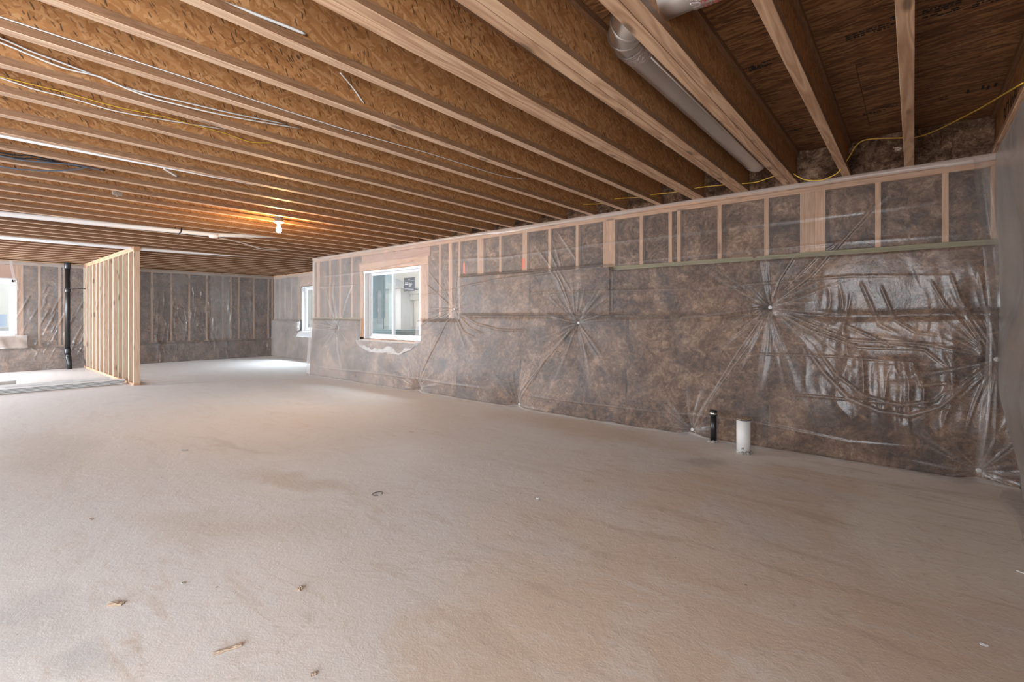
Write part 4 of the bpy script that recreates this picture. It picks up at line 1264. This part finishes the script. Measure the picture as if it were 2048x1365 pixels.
# ------------------------------------------------------------------ black stack pipe by the far wall
sx, sy = XF + 0.26, 1.785
stk = empty('drain_stack', (sx, sy, 0)); tag(stk, 'tall black drain pipe rising to the joists beside the stud partition', 'pipe')
MB().lathe([(0.045, 0.42), (0.045, H + 0.02)], (0, -0.01, 0), 20).build('pipe', M['abs'], stk, True)
for prof in ([(0.053, 0.34), (0.056, 0.36), (0.056, 0.44), (0.05, 0.46)], [(0.05, 1.70), (0.054, 1.71), (0.054, 1.78), (0.05, 1.79)], [(0.05, 2.22), (0.056, 2.23), (0.056, H), (0.05, H + 0.01)]):
    MB().lathe(prof, (0, -0.01, 0), 20).build('coupling', M['abs'], stk, True)
MB().tube([(0, -0.01, 0.36), (0.02, 0.0, 0.25), (0.04, 0.02, 0.12), (0.045, 0.025, 0.0)], [0.05, 0.052, 0.045, 0.042], 18).build('offset_bend', M['abs'], stk, True)
o = MB().tube([(0.04, 0.0, 0.30), (0.075, -0.005, 0.315)], 0.042, 18).build('cleanout_plug', M['abs'], stk, True)
MB().tube([(0.04, 0.0, 1.785), (0.04, 0.19, 1.79), (0.04, 0.36, 1.79)], 0.009, 8).build('brace_rod', M['abs'], stk, True)

# ------------------------------------------------------------------ stub pipes by the right wall
bx, by, _ = onZ(1427, 884, 0)
bp = empty('drain_stub', (bx, by, 0)); tag(bp, 'slim black capped pipe stub standing by the plastic wall', 'pipe')
hb = onY(1427, 822, by)[2]
rb = 0.028
MB().lathe([(rb, 0.0), (rb, hb - 0.03)], (0, 0, 0), 24).build('pipe', M['abs'], bp, True)
MB().lathe([(rb + 0.004, hb - 0.045), (rb + 0.005, hb - 0.04), (rb + 0.005, hb - 0.005), (rb + 0.003, hb + 0.004), (0.0, hb + 0.006)], (0, 0, 0), 24).build('cap', M['rubber'], bp, True)
MB().lathe([(rb + 0.0055, hb - 0.034), (rb + 0.0068, hb - 0.032), (rb + 0.0068, hb - 0.018), (rb + 0.0055, hb - 0.016)], (0, 0, 0), 24).build('hose_clamp', M['steel'], bp, True)
mb = MB()
for i in range(5):
    a = i * 1.3; r = 0.018 + 0.008 * rs.rand()
    mb.lathe([(r, 0), (r * 0.9, r * 0.5), (r * 0.4, r * 0.95), (0, r)], (0.03 * math.cos(a) - 0.004, 0.03 * math.sin(a) - 0.01, 0), 9)
mb.build('mortar_lump', M['cement'], bp, True)

wx, wy, _ = onZ(1487, 906, 0)
wp = empty('pvc_stub', (wx, wy, 0)); tag(wp, 'thick white capped pipe stub splashed with mortar on the slab', 'pipe')
hw = onY(1487, 838, wy)[2]
rw = 0.056
MB().lathe([(rw, 0.0), (rw, hw - 0.004)], (0, 0, 0), 32).build('pipe', M['stub'], wp, True)
MB().lathe([(rw + 0.0012, hw - 0.010), (rw + 0.0012, hw - 0.003), (rw - 0.002, hw - 0.002)], (0, 0, 0), 32).build('seal_ring', M['rubber'], wp, True)
MB().lathe([(rw + 0.001, hw - 0.003), (rw + 0.001, hw + 0.001), (0.0, hw + 0.0015)], (0, 0, 0), 32).build('cap', M['card'], wp)
mb = MB()
for i in range(6):
    a = -1.9 + i * 0.4; r = 0.014 + 0.010 * rs.rand()
    mb.lathe([(r, 0), (r * 0.9, r * 0.5), (r * 0.4, r * 0.9), (0, r)], (rw * math.cos(a), rw * math.sin(a), 0), 9)
mb.build('mortar_lump', M['cement'], wp, True)

# ------------------------------------------------------------------ duct
DX, DZ, DR = -1.043, 2.512, 0.082
YE = 1.93
du = empty('air_duct', (DX, YE, DZ)); tag(du, 'round galvanised duct with an elbow between the doubled joists', 'duct')
n = 28
mb = MB().tube([(0, y_, 0) for y_ in (0.28, 1.4, 2.55)], DR, n, cap=False)
mb.build('straight_run', M['galv'], du, True)
MB().tube([(DR * 0.72, 0.30, -DR * 0.68), (DR * 0.72, 2.5, -DR * 0.68)], 0.006, 6).build('lock_seam', M['galv'], du, True)
MB().tube([(0, 2.50, 0), (0, 2.58, 0.0), (0.0, 2.63, 0.05), (0, 2.64, 0.13)], [DR + 0.002, DR + 0.004, DR, DR - 0.01], n).build('end_boot', M['galv'], du, True)
# gored elbow turning towards the right-hand end wall
Rm = 0.19
arc = []
for i in range(5):
    a = math.radians(22.5 * i)
    arc.append((Rm - Rm * math.cos(a), 0.2 - Rm * math.sin(a), 0))
MB().tube(arc, DR + 0.001, n, cap=False).build('elbow', M['galv'], du, True)
mb = MB()
for p, a in zip(arc, (0, 22.5, 45, 67.5, 90)):
    tdir = Vector((math.sin(math.radians(a)), -math.cos(math.radians(a)), 0))
    mb.tube([Vector(p) - tdir * 0.008, Vector(p), Vector(p) + tdir * 0.008], [DR + 0.001, DR + 0.007, DR + 0.001], n, cap=False)
mb.build('elbow_bead', M['galv'], du, True)
mb = MB().tube([(0, 0.19, 0), (0, 0.25, 0), (0, 0.30, 0)], [DR + 0.003, DR + 0.0045, DR + 0.002], n, cap=False)
mb.build('foil_tape', M['foil'], du, True)
y_b = 0.2 - Rm
MB().tube([(Rm, y_b, 0), (0.62, y_b, 0), (1.35, y_b, 0)], DR - 0.002, n, cap=False).build('branch_run', M['galv'], du, True)
o = MB().tube([(0.36, y_b, 0), (0.44, y_b, 0), (0.52, y_b, 0)], [DR + 0.002, DR + 0.004, DR + 0.002], n, cap=False).build('foil_tape', M['foil'], du, True)
o['label'] = 'foil tape with red print'

def text_mesh(txt, size, mat, name, parent, loc, rot, extr=0.0003):
    cu = bpy.data.curves.new(name, 'FONT'); cu.body = txt; cu.size = size; cu.extrude = extr
    tmp = bpy.data.objects.new(name, cu)
    me = bpy.data.meshes.new_from_object(tmp)
    bpy.data.objects.remove(tmp); bpy.data.curves.remove(cu)
    me.materials.clear(); me.materials.append(mat)
    o = bpy.data.objects.new(name, me)
    o.location = loc; o.rotation_euler = rot
    o['kind'] = 'stuff'
    return link(o, parent)

for i in range(3):
    a = math.radians(-62 - 22 * i)
    text_mesh('UL 181A-P', 0.022, M['red_ink'], 'printed_lettering', du, (0.40 + 0.0 * i, y_b + (DR + 0.005) * math.cos(a), (DR + 0.005) * math.sin(a)), (math.radians(0) + a + math.pi / 2, 0, 0))

# ------------------------------------------------------------------ lettering on boards
j = joists[(-1, 0)]
jl = j.location
text_mesh('BCI Joist', 0.155, M['ink'], 'printed_lettering', j, (-0.0062, 4.52 - jl.y, 0.085), (math.radians(90), 0, math.radians(-90)))
j = joists[(17, 0)]
text_mesh('6000-1.8 JOIST      APA      ICC-ES ESR-1336      1.1500 R   1HB MR 1256   WHITE CITY OR', 0.045, M['ink'], 'printed_lettering', j, (0.0062, 0.3 - j.location.y, 0.16), (math.radians(90), 0, math.radians(90)))

def deck_text(txt, x, y, size, rz=0.0, flip=False):
    p = onZ(x, y, DECK - 0.001)
    return text_mesh(txt, size, M['ink'], 'printed_lettering', ceil, (p[0], p[1], -0.0012), (math.pi, 0, rz), 0.0002)
deck_text('APA', 1536, 126, 0.06, math.pi)
mb = MB()
rk = np.random.RandomState(21)
def stamp(cx, cy, nrow, wid):
    p = onZ(cx, cy, DECK)
    for r in range(nrow):
        x = p[0]; yy = p[1] + r * 0.022
        while x < p[0] + wid:
            w_ = rk.uniform(0.006, 0.03)
            if rk.rand() < 0.72: mb.box(x, x + w_, yy, yy + 0.012, -0.0012, -0.0004)
            x += w_ + 0.006
for cx, cy, nr, wd in ((1475, 142, 3, 0.10), (1500, 132, 3, 0.12), (1690, 72, 3, 0.20), (1780, 35, 4, 0.05), (1845, 22, 5, 0.12), (1945, 5, 3, 0.1), (1725, 228, 2, 0.16), (1760, 215, 2, 0.18), (1880, 195, 3, 0.03), (1575, 262, 2, 0.1)):
    stamp(cx, cy, nr, wd)
for cx, cy in ((1934, 180), (1964, 172), (1975, 172), (1990, 166)):
    p = onZ(cx, cy, DECK); mb.box(p[0], p[0] + 0.012, p[1], p[1] + 0.07, -0.0012, -0.0004)
mb.build('printed_stamp', M['ink'], ceil)

# ------------------------------------------------------------------ light bulb
LX = -5.835; LY = 2.595
lamp = empty('bulb_fitting', (LX, LY, H)); tag(lamp, 'bare lit bulb in a white lampholder under the joists', 'light bulb')
MB().lathe([(0.047, -0.045), (0.050, -0.043), (0.050, 0.02), (0.047, 0.022)], (0, 0, 0), 8).build('junction_box', M['box_blue'], lamp)
MB().lathe([(0.0, -0.062), (0.024, -0.066), (0.045, -0.062), (0.060, -0.052), (0.062, -0.046), (0.05, -0.0455)], (0, 0, 0), 24).build('lampholder', M['porcelain'], lamp, True)
MB().lathe([(0.021, -0.085), (0.023, -0.066)], (0, 0, 0), 18).build('socket', M['porcelain'], lamp, True)
MB().lathe([(0.0, -0.178), (0.016, -0.175), (0.027, -0.164), (0.032, -0.148), (0.030, -0.13), (0.022, -0.11), (0.016, -0.095), (0.015, -0.085)], (0, 0, 0), 24).build('bulb', M['bulb'], lamp, True)
pl = bpy.data.lights.new('bulb_light', 'POINT'); pl.energy = 34; pl.color = (1.0, 0.55, 0.18); pl.shadow_soft_size = 0.034
plo = bpy.data.objects.new('bulb_light', pl); plo.location = (0, 0, -0.225); link(plo, lamp)

# ------------------------------------------------------------------ white pipes under the joists
def pipe(label, pts, r, couplings=(), straps=(), strap_mat=None):
    o = empty('drain_pipe', pts[0]); tag(o, label, 'pipe')
    a = Vector(pts[0])
    q = [Vector(p) - a for p in pts]
    MB().tube(q, r, 16).build('pipe', M['pvc'], o, True)
    for c in couplings:
        t = Vector(c) - a; d = (q[-1] - q[0]).normalized()
        MB().tube([t - d * 0.05, t + d * 0.05], r + 0.006, 16).build('coupling', M['pvc'], o, True)
    for s in straps:
        t = Vector(s) - a
        MB().tube([t + Vector((-r - 0.002, 0, H + 0.01 - s[2])), t + Vector((-r - 0.002, 0.01, 0)), t + Vector((0, 0.03, -r - 0.002)), t + Vector((r + 0.002, 0.05, 0)), t + Vector((r + 0.002, 0.06, H + 0.01 - s[2]))], 0.009, 6).build('hanger_strap', strap_mat, o, True)
    return o
xk = joist_x(18) - 0.2
pipe('thick white drain pipe slung under the joists behind the lit bulb', [(xk, YL + 0.1, 2.245), (xk, 0.4, 2.288), (xk, 2.45, 2.325), (xk, 3.4, 2.42)], 0.029, [(xk, 2.45, 2.315)], [(xk, 2.0, 2.308), (xk, 0.0, 2.28)], M['black_wire'])
xk = joist_x(11) - 0.062
pipe('slim white pipe against the underside of the twelfth joist', [(xk, YL + 0.1, 2.360), (xk, 0.3, 2.363), (xk, 1.75, 2.378), (xk, 3.2, 2.42)], 0.013)
xk = joist_x(25) - 0.05
pipe('white pipe under the far joists crossing above the stud partition', [(xk, YL + 0.1, 2.33), (xk, 2.3, 2.338), (xk, 3.6, 2.375), (xk, 5.0, 2.43)], 0.026)

# ------------------------------------------------------------------ cables
def cable(label, pts, r, mat, name='cable', n=6, group=None):
    q = crom(pts, 6)
    o = MB().tube(q, r, n).build(name, mat, None, True)
    # object origin at its first point
    a = Vector(q[0]); o.data.transform(Matrix.Translation(-a)); o.location = a
    return tag(o, label, 'cable', group)

def wk(k, off=0.03): return joist_x(k) + off
def X1(x, y, k, off=0.03): return onX(x, y, wk(k, off))
def fz(p, z): return (p[0], p[1], z)

# three white cables on the upper side of the foot of the joist at the left
for i, (dz, dx, lab) in enumerate(((0.003, 0.028, 'white cable lying along the foot of the eighth joist'),)):
    x = joist_x(7) + 0.012 + dx * 0.5
    cable(lab, [(x, YL + 0.1, H + FH + 0.006), (x, 0.5, H + FH + 0.006), (x, 1.6, H + FH + 0.006), (x + 0.01, 2.4, H + FH + 0.03), (x, 3.2, H + FH + 0.05), (x + 0.03, 3.6, H + FH + 0.09)], 0.003, M['white_wire'])
def drop(k, pts, label, r, mat, off=0.05):
    P3 = [onX(x, y, wk(k, off)) for x, y in pts]
    P3 = [(p[0], p[1], max(p[2], H - 0.02)) for p in P3]
    a = P3[0]
    b = P3[1]; sl = (a[2] - b[2]) / max(0.05, b[1] - a[1]) if len(P3) > 1 else 0
    P3 = [(a[0], a[1] - 1.2, a[2] + 0.5 * sl), (a[0], a[1] - 0.4, a[2] + 0.3 * sl)] + P3
    return cable(label, P3, r, mat)
drop(8, [(-5, 74), (60, 102), (130, 128), (200, 155), (260, 178), (350, 200), (470, 228), (570, 248)], 'upper of two white cables looping before the ninth joist', 0.0045, M['white_wire'])
drop(8, [(-5, 83), (60, 110), (130, 137), (200, 154), (262, 181), (330, 203), (460, 233), (600, 257)], 'lower of two white cables looping before the ninth joist', 0.0045, M['white_wire'], 0.06)
drop(9, [(-5, 154), (70, 179), (150, 199), (230, 222), (330, 240), (450, 259)], 'white cable looping before the tenth joist', 0.004, M['white_wire'])
drop(9, [(60, 168), (130, 185), (230, 213), (330, 234), (390, 251), (450, 267), (500, 284), (545, 286)], 'thin yellow cable sagging before the tenth joist', 0.0028, M['yellow_wire'], 0.07)
drop(5, [(425, -2), (480, 17), (560, 48), (610, 68)], 'thick white cable entering a hole in the sixth joist web', 0.007, M['white_wire'], 0.02)
# cables that go on to the right-hand wall
cable('white cable drooping from the eighth joist web towards the long wall', [onX(600, 232, wk(8)), onX(680, 248, wk(8)), onX(742, 268, wk(8)), onX(830, 298, wk(8)), onX(900, 322, wk(8)), onX(1000, 350, wk(8)), onX(1080, 366, wk(8)), onX(1130, 372, wk(8))], 0.004, M['white_wire'])
cable('second pale cable strung behind the drooping white one', [onX(742, 268, wk(8, 0.02)), onX(830, 288, wk(8, 0.02)), onX(940, 322, wk(8, 0.02)), onX(1040, 352, wk(8, 0.02)), onX(1090, 364, wk(8, 0.02))], 0.0035, M['white_wire'])
cable('short white cable dropped across the bay of the sixth joist', [onX(680, 145, wk(6, 0.06)), onX(705, 175, wk(6, 0.04)), onX(728, 207, wk(6, 0.015))], 0.004, M['white_wire'])
cable('short white cable dropped across the bay of the eighth joist', [onX(736, 243, wk(7, -0.03)), onX(742, 268, wk(8, 0.03))], 0.004, M['white_wire'])
cable('short white cable dropped across the bay of the ninth joist', [onX(733, 296, wk(9, 0.3)), onX(726, 308, wk(9, 0.05))], 0.004, M['white_wire'])
cable('faint tan cable strung along the tenth joist towards the long wall', [onX(728, 310, wk(9)), onX(800, 325, wk(9)), onX(900, 352, wk(9)), onX(1000, 376, wk(9)), onX(1030, 381, wk(9))], 0.0028, M['yellow_wire'])
cable('white cable drooping beside the drain pipe behind the bulb', [onX(440, 476, -7.7), onX(480, 485, -8.0), onX(520, 497, -8.2), onX(552, 499.5, -8.5), onX(590, 495, -8.8), onX(625, 500, -9.0)], 0.009, M['white_wire'])
for i, (pts, lab, m_) in enumerate((
        ([(-5, 305), (60, 311), (120, 325), (175, 336), (210, 341)], 'uppermost black cable hanging at the left under the joists', 'black_wire'),
        ([(-5, 310), (70, 318), (140, 330), (205, 341)], 'second black cable hanging at the left under the joists', 'black_wire'),
        ([(-5, 311), (40, 320), (90, 325), (150, 330), (205, 341)], 'upper blue-grey cable sagging at the left under the joists', 'blue_wire'),
        ([(-5, 332), (60, 340), (110, 342), (150, 339), (178, 334)], 'lowest blue-grey cable sagging at the left under the joists', 'blue_wire'))):
    P3 = [onX(x, y, joist_x(12) - 0.16 + 0.012 * i) for x, y in pts]
    a = P3[0]
    cable(lab, [(a[0], a[1] - 0.8, a[2] + 0.03)] + P3, 0.006, M[m_])
# yellow cable threaded through the joist webs near the long wall
Yc = W - 0.24
yp = [(1166, 409), (1203, 407), (1232, 398), (1276, 395), (1309, 389), (1345, 385), (1391, 376.5), (1437, 371), (1492, 367), (1515, 364), (1541, 355), (1565, 347), (1582, 346), (1597, 354), (1612, 360), (1640, 361), (1665, 352), (1680, 341), (1702, 308), (1712, 292), (1735, 279), (1807, 276), (1830, 275), (1870, 262), (1950, 222), (2030, 177)]
P3 = []
for x, y in yp[:-2]:
    p = onY(x, y, Yc); P3.append(p)
P3 += [onX(1950, 222, 0.30), onX(2000, 193, 0.38), onX(2046, 166, 0.425)]
cable('yellow cable threaded through the joists above the long wall', P3, 0.0045, M['yellow_wire'])
# hanger wire scraps
p0, p1 = onX(328, 338, joist_x(11) - 0.2), onX(352, 352, joist_x(11) - 0.33)
o = MB().tube([p0, p1], 0.009, 6).build('hanger_strap', M['pvc']); tag(o, 'white pipe hanger strip slanting between two joists', 'strap')
# torn fibre stuck to the first joist near the wall
p = onX(1803, 297, joist_x(0) - 0.03)
mb = MB()
for i in range(7):
    a = i * 0.9; mb.tube([(0, 0, 0), (-0.01 - 0.012 * rs.rand(), 0.01 * math.sin(a), 0.008 * math.cos(a)), (-0.03 * rs.rand() - 0.012, 0.015 * math.sin(a), 0.01 * math.cos(a * 2))], 0.0022, 5)
o = mb.build('splinter_tuft', M['chip'], joists[(0, 0)]); o.location = (p[0] - joists[(0, 0)].location.x, p[1] - joists[(0, 0)].location.y, p[2] - H)
# metal scrap on the joist at the left
p = onX(237, 386, joist_x(13) + 0.03)
mb = MB()
for i in range(5):
    mb.box(-0.03, 0.0, i * 0.014 - 0.035, i * 0.014 - 0.027, -0.012 - 0.02 * rs.rand(), 0.012)
jm = joists[(13, 0)]
o = mb.build('metal_clip', M['steel'], jm); o.location = (p[0] - jm.location.x - 0.012, p[1] - jm.location.y, p[2] - H)

# ------------------------------------------------------------------ trim boards stacked on the slab at the left
tb_specs = [(-10.50, 0.0, 0.10, 0.018, 2.03, 'bottom board of the front stack of white trim on the slab'),
            (-10.50, 0.020, 0.10, 0.018, 2.02, 'second board of the front stack of white trim'),
            (-10.50, 0.040, 0.10, 0.018, 2.05, 'third board of the front stack of white trim'),
            (-10.49, 0.060, 0.11, 0.020, 2.04, 'topmost board of the front stack of white trim'),
            (-10.70, 0.0, 0.09, 0.035, 1.92, 'white trim board lying behind the front stack'),
            (-10.90, 0.0, 0.09, 0.045, 1.93, 'second white trim board behind the front stack'),
            (-11.22, 0.0, 0.07, 0.06, 1.95, 'rearmost white trim length carrying a paper sleeve')]
for (x, z, w_, h_, y1, lab) in tb_specs:
    o = empty('trim_board', (x, -1.9, z)); tag(o, lab, 'trim board', 'white trim lengths on the slab')
    L = y1 + 1.9
    MB().bbox(-w_, 0, 0, L, 0.001, h_, 0.002).build('board', M['trim_white'], o)
    MB().box(-0.002, 0.0012, 0.002, L - 0.002, 0.0, h_ * 0.4).build('gap_strip', M['gap_shade'], o)  # dark strip painted for the shade in the gap under each board
    if 'sleeve' in lab:
        MB().bbox(-w_ - 0.004, 0.005, 1.9 + 1.2, 1.9 + 1.45, 0.001, h_ + 0.006, 0.004).build('paper_sleeve', M['vinyl'], o)
o = empty('carton', (-11.65, 0.40, 0)); tag(o, 'long flat carton with a grey end at the left edge', 'carton')
MB().bbox(-0.14, 0, -2.0, 0.40, 0.001, 0.085, 0.004).build('carton_body', M['carton_grey'], o)
MB().box(-0.142, 0.002, -2.0, 0.402, 0.08, 0.088).build('carton_flap', M['vinyl'], o)

# ------------------------------------------------------------------ litter on the slab
def chip(px, py, L, w_, h_, label, rot, cat='wood chip', mat='chip'):
    p = onZ(px, py, 0)
    q = np.random.RandomState(int(px))
    mb = MB()
    m = 5
    for i in range(3):
        oy = (i - 1) * w_ * 0.35
        pts = [(-L / 2 + L * k / m, oy + q.uniform(-.15, .15) * w_, h_ * (0.3 + 0.25 * q.rand())) for k in range(m + 1)]
        mb.tube(pts, [h_ * 0.3 * q.uniform(0.5, 1.2) + w_ * 0.1 for _ in pts], 5)
    o = mb.build('wood_chip' if cat == 'wood chip' else cat.replace(' ', '_'), M[mat])
    zmin = min(v.co.z for v in o.data.vertices)
    o.location = (p[0], p[1], 0.0005 - zmin); o.rotation_euler = (0, 0, rot)
    return tag(o, label, cat)
chip(232, 1211, 0.055, 0.022, 0.010, 'flat wood chip at the lower left of the slab', 0.75)
chip(455, 1303, 0.085, 0.014, 0.010, 'long splintered wood chip near the bottom edge', 1.3)
chip(600, 1181, 0.022, 0.018, 0.012, 'small brown clod in the middle of the near slab', 0.3, 'clod')
chip(627, 1352, 0.018, 0.012, 0.010, 'pale crumb of wood at the bottom edge of the picture', 1.1)
chip(366, 1169, 0.016, 0.010, 0.006, 'dark crumb left of the small brown clod', 0.2, 'clod', 'cement')
chip(368, 902, 0.05, 0.02, 0.006, 'dark scrap on the pale far part of the slab', 0.9, 'clod', 'cement')
chip(822, 865, 0.05, 0.012, 0.006, 'dark sliver on the slab in front of the near window', 0.4)
chip(182, 1040, 0.03, 0.01, 0.004, 'brown sliver on the slab at the left', 0.2)
chip(1075, 999, 0.014, 0.010, 0.008, 'tiny white scrap in the middle of the slab', 0.7, 'scrap', 'vinyl')
chip(1968, 1292, 0.022, 0.010, 0.004, 'small white scrap near the lower right corner', 0.1, 'scrap', 'vinyl')
chip(2042, 1146, 0.03, 0.010, 0.004, 'white scrap at the right edge beside the loose plastic', 2.6, 'scrap', 'vinyl')
p = onZ(755, 988, 0.003)
ring = MB().tube([(0.030 * math.cos(a), 0.034 * math.sin(a), 0) for a in np.linspace(0.4, 5.9, 26)], 0.002, 6).build('wire_ring', M['black_wire'], None, True)
ring.location = p; tag(ring, 'thin dark wire ring lying on the slab', 'wire ring')

# ------------------------------------------------------------------ outdoors, seen through the windows
gd = MB()
GZ = 0.62
gd.box(XJ + 0.05, 12, W + 0.25, 40, GZ - 0.3, GZ).box(-40, XJ + 0.05, YR + 0.3, 40, GZ - 0.3, GZ).box(-40, XF - 0.3, -20, YR + 0.3, GZ - 0.3, GZ)
g = gd.build('ground', M['soil']); tag(g, 'bare pale ground outside the windows', kind='structure')

# outside face of the step in the house: blue-grey sheathing over the foundation
ox = XJ + 0.06
jx = empty('house_corner', (ox, W + 0.2, 0)); tag(jx, 'blue-grey sheathed corner of the house outside the near window', 'house wall')
MB().box(0, 0.03, 0, YR + 0.2 - W - 0.2, 1.12, 3.2).build('sheathing', M['housewrap'], jx)
MB().box(-0.02, 0.04, 0, YR + 0.16 - W - 0.2, 0, 1.118).build('foundation', M['concrete'], jx)
for yb in (0.95, 1.25):
    MB().box(0.031, 0.05, yb, yb + 0.09, 1.0, 1.75).build('batten', M['batten'], jx)
# corrugated window well
ww = empty('window_well', ((WIN1[0] + WIN1[1]) / 2, W + 0.16, 0)); tag(ww, 'grey corrugated steel window well outside the near window', 'window well')
th = np.linspace(0, math.pi, 40); zz_ = np.linspace(0.30, 0.90, 60)
TH, ZW = np.meshgrid(th, zz_, indexing='ij')
Rr = 1.05 + 0.018 * np.sin(ZW * 2 * math.pi / 0.068)
V = np.stack([-Rr * np.cos(TH) * 1.12, Rr * np.sin(TH) * 1.15, ZW], -1).reshape(-1, 3)
MBo = mesh_np('corrugated_sheet', V, grid_faces(40, 60), M['corrugated'], ww, True)
MB().tube([(-1.18 * math.cos(a), 1.21 * math.sin(a), 0.90) for a in th], 0.014, 8).build('rim', M['corrugated'], ww, True)
# neighbouring houses
def house(label, x0, x1, y0, y1, zt, ridge_axis, pitch=1.6):
    o = empty('neighbor_house', (x0, y0, GZ)); tag(o, label, 'house')
    w_, d_, h_ = x1 - x0, y1 - y0, zt - GZ
    MB().box(0, w_, 0, d_, 0, h_).build('wall', M['stucco'], o)
    MB().box(-0.05, w_ + 0.05, -0.05, d_ + 0.05, -0.02, 0.22).build('plinth', M['concrete'], o)
    e = 0.4
    if ridge_axis == 'X': pts = [(-e, -e, h_), (-e, d_ + e, h_), (-e, d_ / 2, h_ + pitch)]; MB().prism(pts, (w_ + 2 * e, 0, 0)).build('roof', M['roofing'], o)
    else: pts = [(-e, -e, h_), (w_ + e, -e, h_), (w_ / 2, -e, h_ + pitch)]; MB().prism(pts, (0, d_ + 2 * e, 0)).build('roof', M['roofing'], o)
    MB().box(-e, w_ + e, -e - 0.03, -e, h_ - 0.16, h_ + 0.02).build('fascia', M['vinyl'], o)
    return o
h1 = house('tall cream stucco house beyond the near window', -22, -8.8, 9.6, 16, 7.5, 'X')
p = onY(788, 608, 9.3); q = onY(812, 578, 9.3)
pr = empty('porch', (p[0], 9.0, GZ)); tag(pr, 'pale porch with a sloping roof against the cream house', 'porch')
zq = q[2] - GZ
MB().box(0, q[0] - p[0], 0.1, 0.59, 0, zq).build('wall', M['vinyl'], pr)
MB().prism([(-0.8, -0.1, zq), (q[0] - p[0] + 0.25, -0.1, zq), (-0.8, -0.1, zq + 0.55)], (0, 0.69, 0)).build('roof', M['roofing'], pr)
p = onY(801, 601, 9.45); q = onY(836, 588, 9.45)
bd = MB().box(0, q[0] - p[0] + 0.2, 0, 0.14, 0, q[2] - p[2]).box(0, q[0] - p[0] + 0.2, -0.06, 0.14, q[2] - p[2], q[2] - p[2] + 0.12).build('ledge_band', M['concrete'], h1)
bd.location = (p[0] - h1.location.x, 9.45 - h1.location.y, p[2] - GZ)
h2 = house('cream house beyond the window at the far left', -26, -20, -14, 8, 6.5, 'Y')
